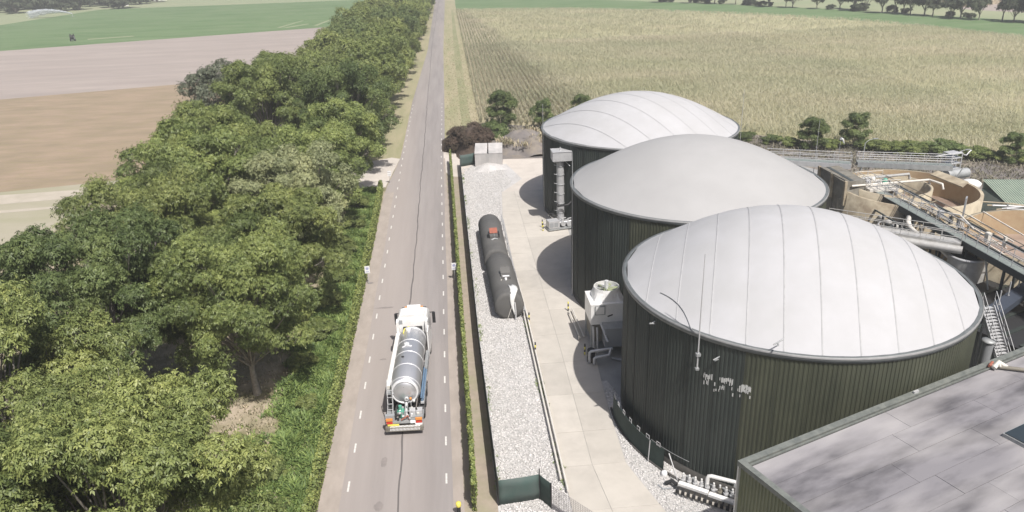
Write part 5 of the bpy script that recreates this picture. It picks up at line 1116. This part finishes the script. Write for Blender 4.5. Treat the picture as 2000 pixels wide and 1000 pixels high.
for i, (px, py, lb) in enumerate(((1951, 590, 'leftmost'), (1970, 572, 'second from left'), (1990, 555, 'second from right'), (2010, 540, 'rightmost'))):
    q = G(px, py, 5.0); t = empty('marker_post', (q.x, q.y, 0), 0, lb + ' of the short pale posts behind the conveyor box at the right', 'post', 'pale posts at the conveyor'); MB().tube([(0, 0, 0), (0, 0, 5.9)], .05, 6).build('post', 'galv', t); MB().lathe([(.09, 4.8), (.09, 4.9)], n=8).build('collar', 'galv', t)

# ------------------------------------------------------------------ far farm things
t = empty('irrigation_reel', (-141.5, 315.5, 0), R(10), 'dark irrigation hose reel standing at the edge of the green field', 'hose reel'); t.scale = (.75, .75, .75)
M_ = Matrix.Translation((0, 0, 1.9)) @ Matrix.Rotation(math.pi / 2, 4, 'Y'); MB().lathe([(.5, -.8), (1.7, -.8), (1.7, -.7), (1.1, -.68), (1.1, .68), (1.7, .7), (1.7, .8), (.5, .8)], n=20, M=M_).build('drum', 'rubber', t)
for s in (-1, 1):
    M_ = Matrix.Translation((s * 1.1, 0, .55)) @ Matrix.Rotation(math.pi / 2, 4, 'Y'); MB().lathe([(0, -.15), (.55, -.15), (.55, .15), (0, .15)], n=16, M=M_).build('wheel', 'black', t)
MB().bar((0, -2.6, .7), (0, 1.8, .8), .3).build('frame', 'grey_paint', t)
MB().bar((.9, 0, .7), (.9, 0, 2.4), .2).build('upright', 'galv', t)
N0 = G(141, 27, 1.5); ang = math.pi + .1
sp = empty('sprinkler_gun', (N0.x, N0.y, 0), 0, 'irrigation sprinkler gun at the base of the water jet in the green field', 'sprinkler')
mb = MB().tube([(0, 0, 0), (0, 0, 1.2), (-.8, 0, 1.6)], .09, 7); mb.build('barrel', 'galv', sp)
MB().bar((-.8, -.8, .1), (.8, .8, .1), .12).build('sledge', 'galv_dull', sp)
n = 11000; f = RNG.random(n)**.8; rng_ = 22.0; x = -f * rng_; z = 1.6 + f * 7.6 - f * f * 6.4; sp_ = .08 + f * .7
drop = RNG.random(n)**2.5 * f * 3.0
C = np.stack([x + RNG.normal(0, 1, n) * sp_, RNG.normal(0, 1, n) * sp_, np.maximum(z + RNG.normal(0, .5, n) * sp_ - drop, .1)], -1)
s = (.13 + .12 * RNG.random(n) * (1 - .3 * f))[:, None]; d1 = RNG.normal(size=(n, 3)); d1 /= np.linalg.norm(d1, axis=1)[:, None]; d2 = np.cross(d1, RNG.normal(size=(n, 3))); d2 /= np.linalg.norm(d2, axis=1)[:, None]
V = np.stack([C + d1 * s, C + d2 * s, C - d1 * s, C - d2 * s], 1).reshape(-1, 3)
o = link('water_jet', np_mesh('water_jet', V, np.arange(n * 4).reshape(-1, 4), 'spray')); o.location = N0 - Vector((0, 0, 1.5)); tag(o, 'white arc of water thrown by the irrigation sprinkler over the green field', 'water', kind='stuff')
for i, (px, py, w, l, h, m, lb) in enumerate(((243, 12, 3.5, 4.5, 3, 'sign_white', 'small white shed at the right end of the distant wood'), (1925, 2, 22, 60, 7, 'far_roof', 'long red roofed farm building at the top right corner'), (312, 1, 6, 9, 4, 'sign_white', 'tiny white farm building near the top edge left of the road'))):
    q = G(px, py); t = empty('farm_building', q, R(25), 0, lb, 'building')if False else empty('farm_building', q, R(25), lb, 'building')
    MB().box(-l / 2, l / 2, -w / 2, w / 2, 0, h * .6).build('wall', 'white_paint' if m == 'sign_white' else 'clar_concrete', t)
    MB().add([(-l / 2, -w / 2, h * .6), (l / 2, -w / 2, h * .6), (l / 2, w / 2, h * .6), (-l / 2, w / 2, h * .6), (-l / 2, 0, h), (l / 2, 0, h)], [(0, 1, 5, 4), (2, 3, 4, 5), (0, 4, 3), (1, 2, 5)]).build('roof', m, t)

# ------------------------------------------------------------------ tanker truck
tk = empty('tanker_truck', (-4.15, 42.85, 0), -.040, 'white cab tanker truck with a shiny steel tank driving away on the road', 'truck')
def part(mb, name, m, par=tk, **k): return mb.build(name, m, par, **k)
mb = MB()
for s in (-.42, .42): mb.box(s - .07, s + .07, .1, 11.6, .75, 1.0)
for y in (1, 3, 5, 7, 9): mb.box(-.35, .35, y, y + .12, .78, .97)
part(mb, 'chassis', 'black')
# tank
Rt = 1.02; zc = 2.28
def tz(r): return r
Mt = Matrix.Translation((0.02, 0, zc)) @ Matrix.Rotation(-math.pi / 2, 4, 'X')
prof = [(0, 1.32), (.35, 1.34), (.62, 1.40), (.80, 1.50), (.9, 1.62), (Rt, 1.75), (Rt, 9.05), (.93, 9.25), (.7, 9.42), (.35, 9.5), (0, 9.52)]
tank = part(MB().lathe(prof, n=48, M=Mt), 'tank', 'stainless')
for y in (1.78, 3.55, 5.3, 7.05, 8.85): part(MB().lathe([(Rt + .002, y - .035), (Rt + .022, y - .02), (Rt + .022, y + .02), (Rt + .002, y + .035)], n=48, M=Mt), 'tank_band', 'stainless_bright', tank)
part(MB().lathe([(.78, 1.47), (.83, 1.42), (.91, 1.46), (.93, 1.62)], n=48, M=Mt), 'end_ring', 'stainless_bright', tank)
part(MB().lathe([(.08, 1.30), (.14, 1.27), (.14, 1.34)], 0, 0, 14, M=Matrix.Translation((.1, 0, -.45)) @ Mt), 'end_valve', 'stainless_bright', tank)
part(MB().box(-.05, .03, 1.36, 1.40, zc + .2, zc + .45), 'end_handle', 'black', tank)
for x, y, r in ((-.15, 6.3, .2), (-.2, 8.6, .22)):
    part(MB().lathe([(0, .1), (r * .9, .09), (r, .03), (r, -.1)], x, y, 16), 'manlid', 'stainless_bright', tank).location.z = zc + Rt + .02
part(MB().tube([(-.45, 6.0, zc + .93), (-.1, 6.05, zc + 1.09), (.25, 6.0, zc + 1.02)], .04, 7), 'top_pipe', 'stainless_bright', tank)
part(MB().bar((-.35, 4.6, zc + .97), (-.2, 4.4, zc + 1.1), .1, .05), 'top_handle', 'black', tank)
part(MB().tube([(-.55, 8.2, zc + .9), (-.5, 8.7, zc + 1.0), (-.2, 9.1, zc + 1.0)], .045, 7), 'yellow_hose', 'yellow', tank)
# left tray, right side hoses
part(MB().box(-1.27, -.93, 2.0, 9.55, 2.15, 2.5), 'hose_tray', 'cream_paint')
part(MB().box(-1.22, -.98, 2.05, 9.5, 2.5, 2.53), 'tray_cover', 'white_paint')
for y in (2.4, 5.6, 8.9): part(MB().box(-1.1, -.9, y, y + .08, 1.0, 2.15), 'tray_bracket', 'galv')
for k, (x, z) in enumerate(((1.08, 1.75), (1.2, 1.62), (1.12, 1.5))): part(MB().tube([(x, 1.6, z), (x, 5.4, z)], .075, 9), 'side_hose', 'blue_hose')
part(MB().box(1.02, 1.26, 1.5, 5.5, 1.3, 1.42), 'hose_rack', 'galv')
part(MB().box(1.02, 1.25, 5.8, 8.4, 1.0, 1.55), 'side_locker', 'galv_dull')
part(MB().box(1.16, 1.25, 8.6, 9.7, .9, 3.0), 'side_fairing', 'white_paint')
part(MB().box(-1.25, -1.16, 9.6, 9.75, .9, 3.0), 'side_fairing', 'white_paint')
for s in (-1, 1): part(MB().box(s * 1.1 - .06, s * 1.1 + .06, 5.9, 8.3, .45, .95), 'side_skirt', 'white_paint')
# rear equipment
part(MB().box(-1.22, 1.22, .0, 1.35, .82, .95), 'rear_deck', 'galv_dull')
part(MB().box(-1.24, -.62, .05, .30, .95, 1.42), 'rear_locker', 'grey_paint')
part(MB().box(.35, .75, .35, .8, .95, 1.5), 'rear_box', 'galv'); part(MB().box(.78, 1.18, .35, .8, .95, 1.5), 'rear_box', 'galv')
part(MB().box(.4, 1.2, .05, .32, .95, 1.25), 'rear_box', 'galv_dull')
for y0, nm in ((.45, 'pump'),):
    part(MB().tube([(-.28, .45, 1.2), (-.28, 1.0, 1.2)], .26, 14), 'pump', 'green_paint'); part(MB().tube([(-.28, .7, 1.2), (-.28, .7, 1.75)], .12, 10), 'pump_neck', 'green_paint')
part(MB().tube([(.05, .25, 1.15), (.1, .7, 1.3), (.1, 1.2, 1.6)], .11, 10), 'outlet_pipe', 'galv')
rg = random.Random(21)
for k in range(44):
    x = rg.uniform(-.62, .9); y = rg.uniform(.0, .9); z = rg.uniform(.95, 1.4); s_ = rg.uniform(.05, .12)
    if k % 3: part(MB().tube([(x, y, z), (x + rg.uniform(-.2, .2), y + rg.uniform(-.1, .2), z + rg.uniform(.0, .35))], s_ * .7, 8), 'fitting', rg.choice(['galv', 'black', 'stainless_bright', 'galv_dull', 'rubber']))
    else: part(MB().box(x, x + s_ * 1.6, y, y + s_, z, z + s_ * 1.5), 'fitting', rg.choice(['galv', 'cream_paint', 'black', 'yellow']))
part(MB().tube([(-.5, .3, 1.0), (-.55, .35, 1.5), (-.5, .8, 1.7), (-.45, 1.2, 1.5)], .06, 8), 'rubber_hose', 'black')
part(MB().tube([(.3, .2, 1.0), (.25, .1, 1.35), (.05, .1, 1.2), (-.2, .05, 1.05)], .05, 8), 'rubber_hose', 'red_paint')
part(MB().lathe([(0, .18), (.07, .16), (.08, 0), (0, 0)], .42, 1.05, 12), 'beacon', 'orange_lens').location.z = 1.95
part(MB().tube([(.42, 1.05, .95), (.42, 1.05, 1.95)], .025, 6), 'beacon_post', 'galv')
part(MB().lathe([(0, .22), (.1, .18), (.1, 0), (0, 0)], .62, 1.1, 12), 'white_cap', 'white_paint').location.z = 1.75
for s in (-1, 1):
    part(MB().box(s * .97 - .22, s * .97 + .22, -.06, .02, 1.06, 1.24), 'lamp_board', 'orange_lens')
    part(MB().box(s * .97 - .2, s * .97 + .2, -.07, .01, .86, .98), 'rear_light', 'red_lens')
part(MB().box(.4, .75, -.06, .02, .84, 1.02), 'rear_plate', 'sign_white'); part(MB().box(.72, 1.18, -.10, -.04, .72, .83), 'number_plate', 'sign_white')
part(MB().box(-1.1, -.35, -.10, -.04, .72, .82), 'warning_strip', 'yellow')
part(MB().box(-1.24, 1.24, -.28, .0, .40, .70), 'bumper', 'steel_brown')
mb = MB()
for k in range(22):
    x = -.95 + k * .09
    for zq in (0,):
        mb.add([(x, -.285, .47), (x + .045, -.285, .47), (x + .10, -.285, .66), (x + .055, -.285, .66), (x, -.29, .47), (x + .045, -.29, .47), (x + .10, -.29, .66), (x + .055, -.29, .66)], [(4, 5, 6, 7)])
        mb.add([(x, -.25, .704), (x + .045, -.25, .704), (x + .12, -.05, .704), (x + .075, -.05, .704)], [(0, 1, 2, 3)])
part(mb, 'chevron_marking', 'sign_white')
# ladder
for x in (-1.12, -.78): part(MB().tube([(x, .2, .9), (x, 1.0, 1.7), (x, 1.35, 2.9), (x, 1.6, 3.25)], .028, 6), 'ladder_stile', 'galv')
for k in range(7):
    f = k / 6; y = .3 + f * 1.15; z = 1.0 + f * 2.1 - .25 * math.sin(f * 3.1); part(MB().tube([(-1.12, y, z), (-.78, y, z)], .022, 5), 'ladder_rung', 'galv')
part(MB().box(-1.24, -.7, 1.4, 2.0, 2.2, 2.25), 'ladder_platform', 'galv_dull')
# wheels and guards
def wheel(x, y, w=.32, r=.5):
    M_ = Matrix.Translation((x, y, r)) @ Matrix.Rotation(math.pi / 2, 4, 'Y')
    wh = MB().lathe([(.3, -w / 2), (r * .96, -w / 2), (r, -w / 2 + .05), (r, w / 2 - .05), (r * .96, w / 2), (.3, w / 2)], n=26, M=M_).build('wheel', 'rubber', tk)
    MB().lathe([(0, -w / 2 + .06), (.12, -w / 2 + .02), (.28, -w / 2 + .08), (.31, -w / 2), (.31, w / 2), (.28, w / 2 - .08), (.12, w / 2 - .02), (0, w / 2 - .06)], n=20, M=M_).build('rim', 'galv', wh)
for y in (1.9, 3.25, 4.6, 10.75):
    for s in (-1, 1): wheel(s * 1.06, y, .34 if y < 9 else .3)
for y in (1.9, 3.25, 4.6):
    for s in (-1, 1):
        mb = MB(); n = 12; vs = []
        for i in range(n + 1):
            a = math.pi * (.08 + .84 * i / n)
            for x in (-.2, .2):
                for rr in (.56, .59): vs.append((s * 1.05 + x, y + rr * math.cos(a), .5 + rr * math.sin(a)))
        mb.add(vs, [(i * 4 + a_, (i + 1) * 4 + a_, (i + 1) * 4 + b_, i * 4 + b_) for i in range(n) for a_, b_ in ((0, 1), (1, 3), (3, 2), (2, 0))]); part(mb, 'mudguard', 'black', fix=True)
# cab
cab = empty('cab', (0, 0, 0)); cab.parent = tk
def loft(mb, secs, cap=True, smooth=False):
    n = len(secs[0]); vs = [v for s in secs for v in s]; fs = [(i * n + j, i * n + (j + 1) % n, (i + 1) * n + (j + 1) % n, (i + 1) * n + j) for i in range(len(secs) - 1) for j in range(n)]
    mb.add(vs, fs, 0, smooth)
    if cap: mb.add(secs[0], [tuple(range(n))[::-1]]); mb.add(secs[-1], [tuple(range(n))])
    return mb
def rrect(w, z, y0, y1, c):
    return [(-w + c, y0, z), (w - c, y0, z), (w, y0 + c, z), (w, y1 - c, z), (w - c, y1, z), (-w + c, y1, z), (-w, y1 - c, z), (-w, y0 + c, z)]
secs = [rrect(1.2, .45, 10.0, 12.45, .08), rrect(1.24, .8, 9.9, 12.55, .1), rrect(1.24, 1.9, 9.85, 12.55, .12), rrect(1.22, 2.8, 9.85, 12.35, .14), rrect(1.18, 3.25, 9.9, 12.15, .18), rrect(1.08, 3.5, 9.95, 11.9, .22), rrect(.95, 3.6, 10.1, 11.7, .25)]
body = loft(MB(), secs).build('cab_body', 'white_paint', cab, fix=True)
mb = loft(MB(), [[(-1.0, 10.05, 3.5), (1.0, 10.05, 3.5), (.95, 10.05, 3.78), (-.95, 10.05, 3.78)], [(-.98, 11.0, 3.5), (.98, 11.0, 3.5), (.85, 11.0, 3.75), (-.85, 11.0, 3.75)], [(-.8, 11.7, 3.45), (.8, 11.7, 3.45), (.7, 11.7, 3.52), (-.7, 11.7, 3.52)]]); mb.build('roof_deflector', 'white_paint', cab, fix=True)
for s in (-1, 1):
    mb = MB().prism([(s * 1.0, 9.55), (s * 1.2, 9.5), (s * 1.22, 10.1), (s * 1.0, 10.15)], 1.0, 3.45); mb.build('deflector', 'white_paint', cab, fix=True)
    MB().add([(s * 1.246, 10.9, 1.95), (s * 1.246, 12.1, 1.95), (s * 1.236, 12.0, 2.65), (s * 1.236, 10.9, 2.65)], [(0, 1, 2, 3)]).build('side_window', 'glass', cab)
    MB().bar((s * 1.2, 12.2, 2.85), (s * 1.52, 12.3, 2.85), .05).build('mirror_arm', 'black', cab)
    MB().box(s * 1.5 - .12, s * 1.5 + .12, 12.1, 12.28, 1.95, 2.85).build('mirror', 'black', cab)
    MB().box(s * .62 - .1, s * .62 + .1, 11.95, 12.1, 3.42, 3.52).build('marker_lamp', 'orange_lens', cab)
MB().add([(-1.05, 12.575, 1.9), (1.05, 12.575, 1.9), (1.0, 12.37, 2.8), (-1.0, 12.37, 2.8)], [(0, 1, 2, 3)]).build('windscreen', 'glass', cab)
MB().box(-.95, .95, 12.1, 12.42, 3.18, 3.26).build('sun_visor', 'black', cab)
MB().box(-.52, .52, 11.95, 12.15, 3.32, 3.62).build('roof_sign', 'sign_white', cab)
for s in (-1, 1): MB().box(s * .75 - .18, s * .75 + .18, 12.0, 12.12, 3.3, 3.45).build('roof_light', 'black', cab)
MB().box(-1.15, -.75, 9.86, 10.6, 3.1, 3.42).build('roof_recess', 'grey_paint', cab)
MB().box(-.7, .75, 9.6, 9.84, 1.0, 2.9).build('air_stack', 'black', cab)
